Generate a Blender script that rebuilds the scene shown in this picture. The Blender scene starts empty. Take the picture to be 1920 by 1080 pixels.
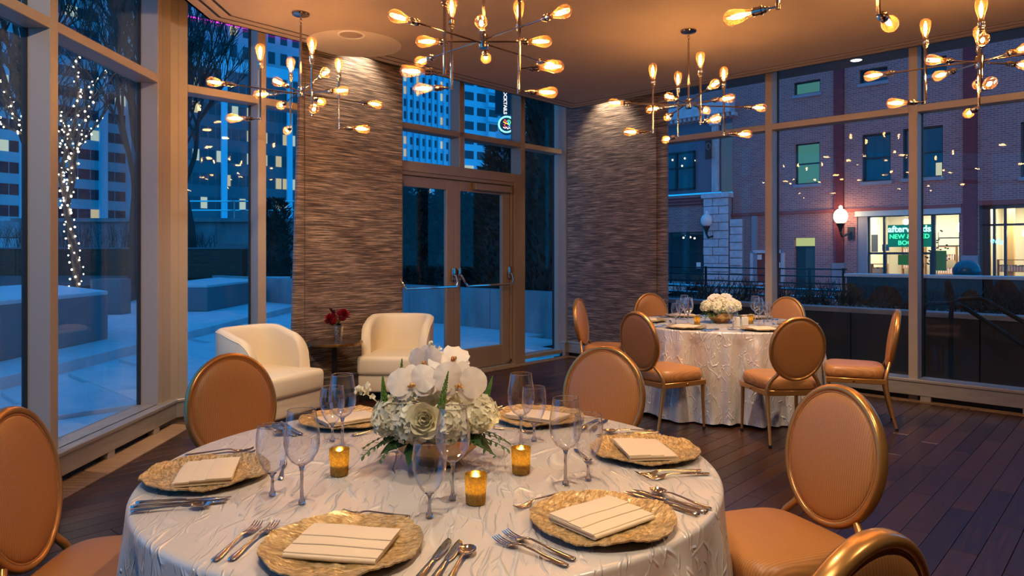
import bpy, bmesh, math, random
from mathutils import Vector, Matrix, Euler
from math import sin, cos, pi, radians as R
random.seed(7)
SC = bpy.context.scene
COL = SC.collection

# ---------------------------------------------------------------- camera
H = 1.40; F = 1343.0; CX = 960.0; HY = 475.0
cam_d = bpy.data.cameras.new('camera'); cam = bpy.data.objects.new('camera', cam_d); COL.objects.link(cam)
cam.location = (0, 0, H); cam.rotation_euler = (pi/2, 0, 0)
cam_d.sensor_width = 36; cam_d.lens = 36*F/1920; cam_d.shift_y = -65/1920
cam_d.clip_start = .05; cam_d.clip_end = 1500
SC.camera = cam
# ---------------------------------------------------------------- look
SC.view_settings.view_transform = 'Standard'; SC.view_settings.look = 'None'
SC.view_settings.gamma = 1; SC.view_settings.use_curve_mapping = False
SC.view_settings.exposure = 0.0
SC.cycles.max_bounces = 8; SC.cycles.diffuse_bounces = 3; SC.cycles.glossy_bounces = 4
SC.cycles.transmission_bounces = 6; SC.cycles.transparent_max_bounces = 28
SC.cycles.caustics_reflective = False; SC.cycles.caustics_refractive = False
SC.cycles.sample_clamp_indirect = 3.0
# ---------------------------------------------------------------- world: blue dusk sky
SKY = 2.3
FIL = 285.0       # filament radiance
DOWN = 1.0        # recessed downlight power factor
w = bpy.data.worlds.new('dusk'); SC.world = w; w.use_nodes = True
nt = w.node_tree; nt.nodes.clear()
o_ = nt.nodes.new('ShaderNodeOutputWorld'); b_ = nt.nodes.new('ShaderNodeBackground')
tc_ = nt.nodes.new('ShaderNodeTexCoord'); sx_ = nt.nodes.new('ShaderNodeSeparateXYZ'); cr_ = nt.nodes.new('ShaderNodeValToRGB')
nt.links.new(tc_.outputs['Generated'], sx_.inputs[0]); nt.links.new(sx_.outputs[2], cr_.inputs[0])
cr_.color_ramp.elements[0].position = 0.0; cr_.color_ramp.elements[0].color = (.006, .215, .54, 1)
cr_.color_ramp.elements[1].position = 0.7; cr_.color_ramp.elements[1].color = (.004, .145, .43, 1)
nt.links.new(cr_.outputs[0], b_.inputs[0]); b_.inputs[1].default_value = SKY
nt.links.new(b_.outputs[0], o_.inputs[0])

def area(name, loc, rot, size, power, color, shape='DISK', sy=None, spread=None):
    l = bpy.data.lights.new(name, 'AREA'); l.shape = shape; l.size = size
    if sy: l.size_y = sy
    l.energy = power; l.color = color
    if spread: l.spread = spread
    o = bpy.data.objects.new(name, l); COL.objects.link(o); o.location = loc; o.rotation_euler = rot
    return o
WARM = (1.0, .66, .36)
def spot(name, loc, target, power, color, ang=70, blend=.6, rad=.04):
    l = bpy.data.lights.new(name, 'SPOT'); l.energy = power; l.color = color; l.spot_size = R(ang); l.spot_blend = blend
    l.shadow_soft_size = rad
    o = bpy.data.objects.new(name, l); COL.objects.link(o); o.location = loc
    d = Vector(target)-Vector(loc); o.rotation_euler = d.to_track_quat('-Z', 'Y').to_euler()
    return o

# ---------------------------------------------------------------- room geometry
C = Vector((.755, 9.84)); MD = Vector((.669, .743)).normalized(); RD = Vector((.719, -.695)).normalized()
MN = Vector((MD.y, -MD.x)); RN = Vector((RD.y, -RD.x))*1.0   # inward normals
if MN.dot(-C) < 0: MN = -MN
if RN.dot(-C) < 0: RN = -RN
L = C - MD*5.32
LD = Vector((.022, -1)).normalized(); LN = Vector((1, .022)).normalized()
ZC = 3.28
def mw(t, d=0): return C - MD*t + MN*d          # point on the middle wall, t back from the corner, d into the room
def rw(t, d=0): return C + RD*t + RN*d
def lw(t, d=0): return L + LD*t + LN*d
AM = math.atan2(MD.y, MD.x); AR = math.atan2(RD.y, RD.x); AL = math.atan2(LD.y, LD.x)

# ---------------------------------------------------------------- mesh helpers
class MB:
    def __init__(s): s.v = []; s.f = []
    def add(s, vs, fs, M=None):
        n = len(s.v)
        if M is not None: vs = [M @ Vector(v) for v in vs]
        s.v += [tuple(v) for v in vs]; s.f += [tuple(i+n for i in f) for f in fs]
        return s
    def box(s, c, d, rz=0, M=None):
        x, y, z = d[0]/2, d[1]/2, d[2]/2
        vs = [(-x,-y,-z),(x,-y,-z),(x,y,-z),(-x,y,-z),(-x,-y,z),(x,-y,z),(x,y,z),(-x,y,z)]
        fs = [(0,3,2,1),(4,5,6,7),(0,1,5,4),(1,2,6,5),(2,3,7,6),(3,0,4,7)]
        T = Matrix.Translation(c) @ Matrix.Rotation(rz, 4, 'Z')
        return s.add(vs, fs, (M @ T) if M is not None else T)
    def prism(s, poly, z0, z1):
        n = len(poly); a = sum(poly[i][0]*poly[(i+1)%n][1]-poly[(i+1)%n][0]*poly[i][1] for i in range(n))
        if a < 0: poly = poly[::-1]
        vs = [(p[0], p[1], z0) for p in poly]+[(p[0], p[1], z1) for p in poly]
        fs = [tuple(range(n-1,-1,-1)), tuple(range(n,2*n))]+[(i,(i+1)%n,n+(i+1)%n,n+i) for i in range(n)]
        return s.add(vs, fs)
    def lathe(s, prof, seg=24, M=None, closed=False):
        vs = []; fs = []; n = len(prof)
        for k in range(seg):
            a = 2*pi*k/seg
            vs += [(r*cos(a), r*sin(a), z) for r, z in prof]
        m = n if closed else n-1
        for k in range(seg):
            k2 = (k+1)%seg
            for i in range(m):
                j = (i+1)%n
                fs.append((k*n+i, k2*n+i, k2*n+j, k*n+j))
        return s.add(vs, fs, M)
    def tube(s, path, rad, seg=8, cap=True, M=None, flat=None, closed=False):
        P = [Vector(p) for p in path]; n = len(P)
        rs = rad if isinstance(rad, (list, tuple)) else [rad]*n
        vs = []; fs = []; up = None
        for i in range(n):
            if closed: t = (P[(i+1)%n]-P[i-1])
            else: t = P[min(i+1,n-1)]-P[max(i-1,0)]
            if t.length < 1e-9: t = Vector((0,0,1))
            t.normalize()
            if up is None:
                up = Vector(flat) if flat else (Vector((0,0,1)) if abs(t.z) < .9 else Vector((1,0,0)))
            if flat: up = Vector(flat)
            x = up - t*up.dot(t)
            if x.length < 1e-6: x = t.orthogonal()
            x.normalize(); y = t.cross(x); up = x
            r = rs[i]
            rx, ry = r if isinstance(r, (tuple, list)) else (r, r)
            vs += [P[i]+x*(rx*cos(2*pi*k/seg))+y*(ry*sin(2*pi*k/seg)) for k in range(seg)]
        for i in range(n if closed else n-1):
            j = (i+1)%n
            for k in range(seg):
                k2 = (k+1)%seg
                fs.append((i*seg+k, i*seg+k2, j*seg+k2, j*seg+k))
        if cap and not closed:
            fs.append(tuple(range(seg-1,-1,-1))); fs.append(tuple(range((n-1)*seg, n*seg)))
        return s.add(vs, fs, M)
    def sphere(s, c, r, seg=12, rings=8, M=None):
        rr = r if isinstance(r, (tuple, list)) else (r, r, r)
        vs = [(0,0,-1)]; fs = []
        for i in range(1, rings):
            a = -pi/2+pi*i/rings
            vs += [(cos(a)*cos(2*pi*k/seg), cos(a)*sin(2*pi*k/seg), sin(a)) for k in range(seg)]
        vs.append((0,0,1)); top = len(vs)-1
        for k in range(seg):
            fs.append((0, 1+(k+1)%seg, 1+k)); fs.append((top, top-seg+k, top-seg+(k+1)%seg))
        for i in range(rings-2):
            for k in range(seg):
                a = 1+i*seg+k; b = 1+i*seg+(k+1)%seg
                fs.append((a, b, b+seg, a+seg))
        T = Matrix.Translation(c) @ Matrix.Diagonal((rr[0], rr[1], rr[2], 1))
        return s.add(vs, fs, (M @ T) if M is not None else T)
    def mesh(s, name, m, smooth=True, ang=40, bevel=0, bseg=1):
        me = bpy.data.meshes.new(name); me.from_pydata(s.v, [], s.f)
        if bevel:
            bm = bmesh.new(); bm.from_mesh(me)
            bmesh.ops.bevel(bm, geom=[e for e in bm.edges if e.is_manifold and e.calc_face_angle(0) > .5], offset=bevel, segments=bseg, affect='EDGES', profile=.5)
            bm.to_mesh(me); bm.free()
        if m: me.materials.append(m)
        if smooth:
            me.shade_smooth(); me.set_sharp_from_angle(angle=R(ang))
        me.update()
        return me
    def build(s, name, m, parent=None, smooth=True, ang=40, bevel=0, bseg=1, loc=None, rz=None):
        o = bpy.data.objects.new(name, s.mesh(name, m, smooth, ang, bevel, bseg)); COL.objects.link(o)
        if parent: o.parent = parent
        if loc is not None: o.location = loc
        if rz is not None: o.rotation_euler = (0,0,rz)
        return o
def B3(v, z=0): return Vector((v[0], v[1], z))
def thing(name, label, cat, loc=(0,0,0), rz=0, group=None):
    o = bpy.data.objects.new(name, None); COL.objects.link(o); o.empty_display_size = .1
    o.location = loc; o.rotation_euler = (0,0,rz); o['label'] = label; o['category'] = cat
    if group: o['group'] = group
    return o
def tag(o, label, cat, group=None, kind=None):
    o['label'] = label; o['category'] = cat
    if group: o['group'] = group
    if kind: o['kind'] = kind
    return o
def struct(o, label=None, cat=None):
    o['kind'] = 'structure'
    if label: o['label'] = label
    if cat: o['category'] = cat
    return o
def kids():
    d = {}
    for o in COL.objects:
        if o.parent: d.setdefault(o.parent, []).append(o)
    return d
def dup(root, K, loc=None, rz=None, label=None, group=None, rot=None, parent=None, scale=None):
    r = root.copy(); COL.objects.link(r)
    if loc is not None: r.location = loc
    if rz is not None: r.rotation_euler = (0,0,rz)
    if rot is not None: r.rotation_euler = rot
    if scale is not None: r.scale = (scale,)*3 if not isinstance(scale, tuple) else scale
    if label: r['label'] = label
    if group: r['group'] = group
    if parent: r.parent = parent
    for c in K.get(root, []):
        c2 = c.copy(); COL.objects.link(c2); c2.parent = r
        for g in K.get(c, []):
            g2 = g.copy(); COL.objects.link(g2); g2.parent = c2
    return r
def inst(me, name, parent, loc, rot=(0,0,0), scale=(1,1,1)):
    o = bpy.data.objects.new(name, me); COL.objects.link(o); o.parent = parent; o.location = loc; o.rotation_euler = rot
    o.scale = scale if isinstance(scale, tuple) else (scale,)*3
    return o

# ---------------------------------------------------------------- materials
def new_mat(name):
    m = bpy.data.materials.new(name); m.use_nodes = True; m.node_tree.nodes.clear()
    n = m.node_tree.nodes; o = n.new('ShaderNodeOutputMaterial')
    return m, m.node_tree, o
def nd(nt, t, **k):
    n = nt.nodes.new(t)
    for a, b in k.items():
        if a.startswith('i_'):
            key = a[2:]; key = int(key) if key.isdigit() else key.replace('_', ' ')
            n.inputs[key].default_value = b
        else: setattr(n, a, b)
    return n
def pbr(name, col, rough=.5, metal=0, noise=None, bump=None, coat=0, sheen=0, spec=None, trans=0, aniso=0, coord='Object', emit=None):
    """noise=(scale, colour2, amount-sharpness, stretch) ; bump=(scale, strength, distance, stretch)"""
    m, t, o = new_mat(name); p = nd(t, 'ShaderNodeBsdfPrincipled'); t.links.new(p.outputs[0], o.inputs[0])
    p.inputs['Base Color'].default_value = (*col, 1); p.inputs['Roughness'].default_value = rough; p.inputs['Metallic'].default_value = metal
    p.inputs['Coat Weight'].default_value = coat; p.inputs['Sheen Weight'].default_value = sheen
    if spec is not None: p.inputs['Specular IOR Level'].default_value = spec
    p.inputs['Transmission Weight'].default_value = trans
    if emit: p.inputs['Emission Color'].default_value = (*emit[:3], 1); p.inputs['Emission Strength'].default_value = emit[3]
    tc = nd(t, 'ShaderNodeTexCoord')
    def vec(st):
        if st is None: return tc.outputs[coord]
        mp = nd(t, 'ShaderNodeMapping'); mp.inputs['Scale'].default_value = st; t.links.new(tc.outputs[coord], mp.inputs[0]); return mp.outputs[0]
    if noise:
        n = nd(t, 'ShaderNodeTexNoise', i_Scale=noise[0], i_Detail=6); t.links.new(vec(noise[3] if len(noise) > 3 else None), n.inputs['Vector'])
        r = nd(t, 'ShaderNodeValToRGB'); a = noise[2]
        r.color_ramp.elements[0].position = .5-a; r.color_ramp.elements[1].position = .5+a
        r.color_ramp.elements[0].color = (*noise[1], 1); r.color_ramp.elements[1].color = (*col, 1)
        t.links.new(n.outputs['Fac'], r.inputs[0]); t.links.new(r.outputs[0], p.inputs['Base Color'])
    if bump:
        n = nd(t, 'ShaderNodeTexNoise', i_Scale=bump[0], i_Detail=4); t.links.new(vec(bump[3] if len(bump) > 3 else None), n.inputs['Vector'])
        b = nd(t, 'ShaderNodeBump', i_Strength=bump[1], i_Distance=bump[2]); t.links.new(n.outputs['Fac'], b.inputs['Height']); t.links.new(b.outputs[0], p.inputs['Normal'])
    return m
def emis(name, col, s, sample=True):
    m, t, o = new_mat(name); e = nd(t, 'ShaderNodeEmission'); e.inputs[0].default_value = (*col, 1); e.inputs[1].default_value = s
    t.links.new(e.outputs[0], o.inputs[0])
    if not sample: m.cycles.emission_sampling = 'NONE'
    return m
def thin_glass(name, base=.04, tint=(1,1,1), rough=0.0, gloss=(1,1,1), pow_=4.5):
    m, t, o = new_mat(name)
    lw_ = nd(t, 'ShaderNodeLayerWeight', i_Blend=.5)
    pw = nd(t, 'ShaderNodeMath', operation='POWER'); pw.inputs[1].default_value = pow_; t.links.new(lw_.outputs['Facing'], pw.inputs[0])
    mu = nd(t, 'ShaderNodeMath', operation='MULTIPLY_ADD'); mu.inputs[1].default_value = 1-base; mu.inputs[2].default_value = base; t.links.new(pw.outputs[0], mu.inputs[0])
    tr = nd(t, 'ShaderNodeBsdfTransparent'); tr.inputs[0].default_value = (*tint, 1)
    gl = nd(t, 'ShaderNodeBsdfGlossy'); gl.inputs['Roughness'].default_value = rough; gl.inputs['Color'].default_value = (*gloss, 1)
    mx = nd(t, 'ShaderNodeMixShader'); t.links.new(mu.outputs[0], mx.inputs[0]); t.links.new(tr.outputs[0], mx.inputs[1]); t.links.new(gl.outputs[0], mx.inputs[2])
    t.links.new(mx.outputs[0], o.inputs[0]); return m
M = {}
M['paint'] = pbr('ceiling paint', (.42,.33,.27), .75, bump=(140,.15,.002))
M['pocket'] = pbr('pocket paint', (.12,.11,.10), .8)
M['black'] = pbr('black', (.01,.01,.01), .6)
M['bronze'] = pbr('bronze painted aluminium', (.42,.34,.28), .45, .15, bump=(900,.08,.001))
M['doorbronze'] = pbr('door bronze', (.30,.21,.145), .4, .15)
M['sill'] = pbr('sill aluminium', (.48,.44,.40), .38, .5, noise=(6,(.38,.34,.30),.25,(1,1,6)))
M['winglass'] = thin_glass('window glass', .013, (.95,.97,.98))
M['panel'] = None
def woven():
    m, t, o = new_mat('woven grasscloth'); p = nd(t, 'ShaderNodeBsdfPrincipled'); t.links.new(p.outputs[0], o.inputs[0])
    tc = nd(t, 'ShaderNodeTexCoord'); mp = nd(t, 'ShaderNodeMapping'); mp.inputs['Scale'].default_value = (2.6, 2.6, 95); t.links.new(tc.outputs['Object'], mp.inputs[0])
    n = nd(t, 'ShaderNodeTexNoise', i_Scale=1.6, i_Detail=5, i_Roughness=.65, i_Distortion=.15); t.links.new(mp.outputs[0], n.inputs['Vector'])
    r = nd(t, 'ShaderNodeValToRGB'); e = r.color_ramp.elements
    e[0].position = .40; e[0].color = (.045,.028,.020,1); e[1].position = .66; e[1].color = (.64,.46,.34,1)
    x = e.new(.52); x.color = (.20,.135,.10,1)
    t.links.new(n.outputs['Fac'], r.inputs[0]); t.links.new(r.outputs[0], p.inputs['Base Color'])
    b = nd(t, 'ShaderNodeBump', i_Strength=.6, i_Distance=.004); t.links.new(n.outputs['Fac'], b.inputs['Height']); t.links.new(b.outputs[0], p.inputs['Normal'])
    p.inputs['Roughness'].default_value = .55; p.inputs['Sheen Weight'].default_value = .2
    return m
M['panel'] = woven()
def plankmat(name, c1, c2, rough):
    m, t, o = new_mat(name); p = nd(t, 'ShaderNodeBsdfPrincipled'); t.links.new(p.outputs[0], o.inputs[0])
    tc = nd(t, 'ShaderNodeTexCoord'); oi = nd(t, 'ShaderNodeObjectInfo')
    mp = nd(t, 'ShaderNodeMapping'); mp.inputs['Scale'].default_value = (1.5, 22, 8)
    ad = nd(t, 'ShaderNodeVectorMath', operation='ADD'); t.links.new(tc.outputs['Object'], ad.inputs[0]); t.links.new(oi.outputs['Location'], ad.inputs[1])
    t.links.new(ad.outputs[0], mp.inputs[0])
    n = nd(t, 'ShaderNodeTexNoise', i_Scale=2.5, i_Detail=6, i_Distortion=.4); t.links.new(mp.outputs[0], n.inputs['Vector'])
    ma = nd(t, 'ShaderNodeMath', operation='MULTIPLY_ADD'); ma.inputs[1].default_value = .45; t.links.new(oi.outputs['Random'], ma.inputs[0]); t.links.new(n.outputs['Fac'], ma.inputs[2])
    r = nd(t, 'ShaderNodeValToRGB'); r.color_ramp.elements[0].position = .35; r.color_ramp.elements[1].position = 1.0
    r.color_ramp.elements[0].color = (*c1,1); r.color_ramp.elements[1].color = (*c2,1)
    t.links.new(ma.outputs[0], r.inputs[0]); t.links.new(r.outputs[0], p.inputs['Base Color'])
    b = nd(t, 'ShaderNodeBump', i_Strength=.12, i_Distance=.002); t.links.new(n.outputs['Fac'], b.inputs['Height']); t.links.new(b.outputs[0], p.inputs['Normal'])
    p.inputs['Roughness'].default_value = rough; p.inputs['Specular IOR Level'].default_value = .32
    return m
M['plank'] = plankmat('dark stained oak', (.020,.0065,.003), (.068,.025,.010), .30)
M['border'] = plankmat('worn border timber', (.10,.05,.028), (.42,.27,.15), .5)
M['gold'] = pbr('gold frame', (.62,.30,.085), .28, .7, bump=(500,.05,.001), coat=.3)
def upholst(name, col, col2, ribs=240.0, rough=.42):
    m, t, o = new_mat(name); p = nd(t, 'ShaderNodeBsdfPrincipled'); t.links.new(p.outputs[0], o.inputs[0])
    tc = nd(t, 'ShaderNodeTexCoord')
    wv = nd(t, 'ShaderNodeTexWave', i_Scale=ribs/6.28, i_Distortion=.6, bands_direction='X'); wv.inputs['Detail'].default_value = 1; wv.inputs['Detail Scale'].default_value = 3
    t.links.new(tc.outputs['Object'], wv.inputs['Vector'])
    r = nd(t, 'ShaderNodeValToRGB'); r.color_ramp.elements[0].color = (*col2,1); r.color_ramp.elements[1].color = (*col,1)
    t.links.new(wv.outputs['Fac'], r.inputs[0]); t.links.new(r.outputs[0], p.inputs['Base Color'])
    b = nd(t, 'ShaderNodeBump', i_Strength=.25, i_Distance=.001); t.links.new(wv.outputs['Fac'], b.inputs['Height']); t.links.new(b.outputs[0], p.inputs['Normal'])
    p.inputs['Roughness'].default_value = rough; p.inputs['Coat Weight'].default_value = .15; p.inputs['Coat Roughness'].default_value = .4
    return m
M['uphol'] = upholst('bronze ribbed vinyl', (.54,.23,.07), (.42,.17,.048))
M['cream'] = pbr('cream leather', (.84,.73,.54), .45, bump=(60,.12,.002), coat=.1)
M['nickel'] = pbr('polished nickel', (.62,.52,.44), .12, 1)
M['steel'] = pbr('stainless', (.80,.78,.76), .09, 1)
M['darkmetal'] = pbr('dark metal', (.03,.028,.027), .35, .6)
M['brass'] = pbr('brass edge', (.55,.30,.09), .3, .9, noise=(9,(.25,.12,.04),.2,(3,3,1)))
def solid_glass(name):
    m, t, o = new_mat(name); g = nd(t, 'ShaderNodeBsdfGlass'); g.inputs['IOR'].default_value = 1.45; g.inputs['Roughness'].default_value = 0; t.links.new(g.outputs[0], o.inputs[0]); return m
M['solidglass'] = solid_glass('solid stem glass')
M['footglass'] = thin_glass('glass foot', .03, (1,1,1), 0.0)
M['crystal'] = thin_glass('drinking glass', .06, (1,1,1), 0.0, pow_=3.2)
M['bulb'] = thin_glass('amber bulb glass', .05, (1.0,.90,.74), 0.0)
t_ = M['bulb'].node_tree; o2 = [n for n in t_.nodes if n.type == 'OUTPUT_MATERIAL'][0]; pr = o2.inputs[0].links[0].from_socket
tl_ = nd(t_, 'ShaderNodeBsdfTranslucent'); tl_.inputs[0].default_value = (1,.50,.16,1); mx_ = nd(t_, 'ShaderNodeMixShader'); mx_.inputs[0].default_value = .06
t_.links.new(pr, mx_.inputs[1]); t_.links.new(tl_.outputs[0], mx_.inputs[2]); t_.links.new(mx_.outputs[0], o2.inputs[0])
M['fil'] = emis('glowing filament', (1.0,.50,.17), FIL)
M['flame'] = emis('candle flame', (1.0,.62,.24), 480)
M['wax'] = pbr('white wax', (.85,.78,.62), .5)
M['napkin'] = pbr('cream napkin cloth', (.86,.66,.44), .85, bump=(420,.2,.001), sheen=.3)
def goldplate():
    m, t, o = new_mat('textured gold glass'); p = nd(t, 'ShaderNodeBsdfPrincipled'); t.links.new(p.outputs[0], o.inputs[0])
    tc = nd(t, 'ShaderNodeTexCoord'); mp = nd(t, 'ShaderNodeMapping'); mp.inputs['Scale'].default_value = (42, 95, 42); t.links.new(tc.outputs['Object'], mp.inputs[0])
    n = nd(t, 'ShaderNodeTexNoise', i_Scale=1.3, i_Detail=3, i_Distortion=1.0); t.links.new(mp.outputs[0], n.inputs['Vector'])
    v = nd(t, 'ShaderNodeTexVoronoi', i_Scale=1.2, feature='SMOOTH_F1'); t.links.new(mp.outputs[0], v.inputs['Vector'])
    ad = nd(t, 'ShaderNodeMath', operation='ADD'); t.links.new(n.outputs['Fac'], ad.inputs[0]); t.links.new(v.outputs['Distance'], ad.inputs[1])
    r = nd(t, 'ShaderNodeValToRGB'); r.color_ramp.elements[0].position=.35; r.color_ramp.elements[0].color = (.42,.25,.08,1); r.color_ramp.elements[1].position=.68; r.color_ramp.elements[1].color = (.95,.74,.40,1)
    t.links.new(n.outputs['Fac'], r.inputs[0]); t.links.new(r.outputs[0], p.inputs['Base Color'])
    b = nd(t, 'ShaderNodeBump', i_Strength=.9, i_Distance=.004); t.links.new(ad.outputs[0], b.inputs['Height']); t.links.new(b.outputs[0], p.inputs['Normal'])
    p.inputs['Roughness'].default_value = .30; p.inputs['Metallic'].default_value = .5
    return m
M['charger'] = goldplate()
def crinkle():
    m, t, o = new_mat('crinkled ivory satin'); p = nd(t, 'ShaderNodeBsdfPrincipled'); t.links.new(p.outputs[0], o.inputs[0])
    tc = nd(t, 'ShaderNodeTexCoord')
    nz = nd(t, 'ShaderNodeTexNoise', i_Scale=3.5, i_Detail=2); t.links.new(tc.outputs['Object'], nz.inputs['Vector'])
    mx = nd(t, 'ShaderNodeMix', data_type='VECTOR'); mx.inputs['Factor'].default_value = .10
    t.links.new(tc.outputs['Object'], mx.inputs[4]); t.links.new(nz.outputs['Color'], mx.inputs[5])
    acc = None
    for k, (rot, sc) in enumerate((((.5,.3,.35),3.6),((-.4,.6,1.3),4.4),((.7,-.5,2.2),3.0),((.2,.9,2.9),5.0))):
        mp = nd(t, 'ShaderNodeMapping'); mp.inputs['Rotation'].default_value = rot; mp.inputs['Scale'].default_value = (5.0,1.0,1.6); t.links.new(mx.outputs[1], mp.inputs[0])
        v = nd(t, 'ShaderNodeTexVoronoi', feature='DISTANCE_TO_EDGE', i_Scale=sc); t.links.new(mp.outputs[0], v.inputs['Vector'])
        r = nd(t, 'ShaderNodeMapRange'); r.inputs[1].default_value = 0; r.inputs[2].default_value = .045; r.inputs[3].default_value = 1; r.inputs[4].default_value = 0
        t.links.new(v.outputs['Distance'], r.inputs[0])
        n2 = nd(t, 'ShaderNodeTexNoise', i_Scale=7+2*k, i_Detail=1); t.links.new(mp.outputs[0] if k%2 else tc.outputs['Object'], n2.inputs['Vector'])
        r2 = nd(t, 'ShaderNodeMapRange'); r2.inputs[1].default_value = .50; r2.inputs[2].default_value = .64; t.links.new(n2.outputs['Fac'], r2.inputs[0])
        mu = nd(t, 'ShaderNodeMath', operation='MULTIPLY'); t.links.new(r.outputs[0], mu.inputs[0]); t.links.new(r2.outputs[0], mu.inputs[1])
        if acc is None: acc = mu.outputs[0]
        else:
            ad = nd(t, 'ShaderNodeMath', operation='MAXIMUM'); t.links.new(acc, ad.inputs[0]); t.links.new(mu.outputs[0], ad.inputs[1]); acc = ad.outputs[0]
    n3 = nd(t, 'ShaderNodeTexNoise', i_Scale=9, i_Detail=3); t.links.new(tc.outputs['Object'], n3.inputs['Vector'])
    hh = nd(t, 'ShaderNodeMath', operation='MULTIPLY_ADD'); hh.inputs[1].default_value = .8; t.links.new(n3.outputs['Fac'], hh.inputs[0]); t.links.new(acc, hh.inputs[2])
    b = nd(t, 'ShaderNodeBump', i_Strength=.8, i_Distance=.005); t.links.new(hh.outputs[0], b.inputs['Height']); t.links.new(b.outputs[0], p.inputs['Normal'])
    cm = nd(t, 'ShaderNodeMix', data_type='RGBA'); cm.inputs[6].default_value = (.72,.65,.59,1); cm.inputs[7].default_value = (.90,.86,.80,1); t.links.new(acc, cm.inputs[0]); t.links.new(cm.outputs[2], p.inputs['Base Color'])  # crease highlights painted in: base colour lightened along the creases
    p.inputs['Roughness'].default_value = .30; p.inputs['Sheen Weight'].default_value = .25
    p.inputs['Specular IOR Level'].default_value = .75; p.inputs['Metallic'].default_value = .15
    return m
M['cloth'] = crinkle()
def votive():
    m, t, o = new_mat('gold mercury glass')
    tc = nd(t, 'ShaderNodeTexCoord'); n = nd(t, 'ShaderNodeTexNoise', i_Scale=170, i_Detail=3); t.links.new(tc.outputs['Object'], n.inputs['Vector'])
    r = nd(t, 'ShaderNodeValToRGB'); r.color_ramp.elements[0].position=.42; r.color_ramp.elements[1].position=.62
    r.color_ramp.elements[0].color=(.45,.45,.45,1); r.color_ramp.elements[1].color=(.8,.8,.8,1); t.links.new(n.outputs['Fac'], r.inputs[0])
    tl = nd(t, 'ShaderNodeBsdfTranslucent'); tl.inputs[0].default_value = (1,.74,.24,1)
    g = nd(t, 'ShaderNodeBsdfGlossy'); g.inputs[0].default_value = (.90,.62,.18,1); g.inputs['Roughness'].default_value = .18
    x = nd(t, 'ShaderNodeMixShader'); t.links.new(r.outputs[0], x.inputs[0]); t.links.new(g.outputs[0], x.inputs[1]); t.links.new(tl.outputs[0], x.inputs[2])
    t.links.new(x.outputs[0], o.inputs[0]); return m
M['votive'] = votive()
M['bowl'] = pbr('gold geometric bowl', (.60,.36,.14), .35, .8, bump=(70,.3,.002,(1,.2,1)))
def petal(name, c, c2=None, sub=.35):
    m = pbr(name, c, .6, noise=(18, c2 or tuple(x*.8 for x in c), .2)); p = [n for n in m.node_tree.nodes if n.type=='BSDF_PRINCIPLED'][0]
    t = m.node_tree; o = [n for n in t.nodes if n.type=='OUTPUT_MATERIAL'][0]; tl = nd(t, 'ShaderNodeBsdfTranslucent'); tl.inputs[0].default_value = (*c, 1)
    x = nd(t, 'ShaderNodeMixShader'); x.inputs[0].default_value = sub; t.links.new(p.outputs[0], x.inputs[1]); t.links.new(tl.outputs[0], x.inputs[2]); t.links.new(x.outputs[0], o.inputs[0])
    return m
M['petal'] = petal('white petal', (.95,.90,.70), (.88,.84,.60), .25)
M['orchid'] = petal('orchid petal', (.95,.88,.80), (.93,.82,.72), .3)
M['rose'] = petal('rose petal', (.95,.88,.62), (.88,.80,.50), .2)
M['green'] = pbr('leaf green', (.035,.10,.022), .4, noise=(14,(.02,.06,.012),.2))
M['lime'] = pbr('bud green', (.09,.20,.03), .5)
M['redflower'] = pbr('deep red petal', (.45,.006,.02), .5, noise=(40,(.16,.002,.01),.2))
M['darkflower'] = pbr('burgundy petal', (.05,.006,.015), .5)
M['hammered'] = pbr('hammered mercury silver', (.75,.68,.55), .2, 1, bump=(70,.9,.006))
M['white'] = pbr('white card', (.82,.78,.72), .6)
# ================================================================ ROOM SHELL
# floor > planks running along the middle wall
def floor():
    fl = bpy.data.objects.new('floor', None); COL.objects.link(fl); struct(fl)
    base = MB(); poly = [lw(0,-.05), C, rw(11), Vector((8.9,-3.2)), lw(9.3,-.05)]
    base.prism([tuple(p) for p in poly], -.12, -.012); base.build('subfloor', M['black'], fl, smooth=False)
    pw, pl = .115, 1.15
    me = MB().box((0,0,-.006), (pl-.003, pw-.003, .012)).mesh('plank', M['plank'], smooth=False, bevel=.0012)
    def inside(p):
        return (p-L).dot(LN) > .0 and (p-C).dot(MN) > .0 and (p-C).dot(RN) > .0 and p.y > -3 and p.x < 8.6
    def edge(p): return (p-L).dot(LN) < .20 or (p-C).dot(MN) < .20 or (p-C).dot(RN) < .14
    cand = []
    u0 = MD; v0 = MN
    for j in range(0, 110):
        off = (j*0.437) % 1.0
        for i in range(-12, 14):
            p = C + v0*(j*pw+.06) + u0*((i+off)*pl)
            a, b = p-u0*pl/2, p+u0*pl/2
            if not (inside(p) or inside(a) or inside(b)): continue
            # clip to the room
            s0, s1 = -pl/2, pl/2
            for Q, N in ((L,LN),(C,RN)):
                den = u0.dot(N)
                if abs(den) < 1e-6: continue
                t = -(p-Q).dot(N)/den
                if den > 0: s0 = max(s0, t)
                else: s1 = min(s1, t)
            if s1-s0 < .05: continue
            q = p+u0*(s0+s1)/2
            if q.y < -3 or q.x > 8.6: continue
            vis = q.y > 1.2 and abs(q.x/q.y) < .8 and (1880/q.y+475) < 1180
            cand.append((q.length if vis else 99, q, (s1-s0)/pl))
    cand.sort(key=lambda c: c[0])
    rest = MB()
    for k, (d, q, s) in enumerate(cand):
        if k < 300 and d < 90:
            inst(me, 'plank', fl, (q.x, q.y, 0), (0,0,AM), (s,1,1))
        else:
            rest.box((q.x, q.y, -.006), (pl*s-.003, pw-.003, .012), AM)
    r = rest.build('far_planks', M['plank'], fl, smooth=False); r['kind'] = 'stuff'
    return fl
FL = floor()
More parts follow.
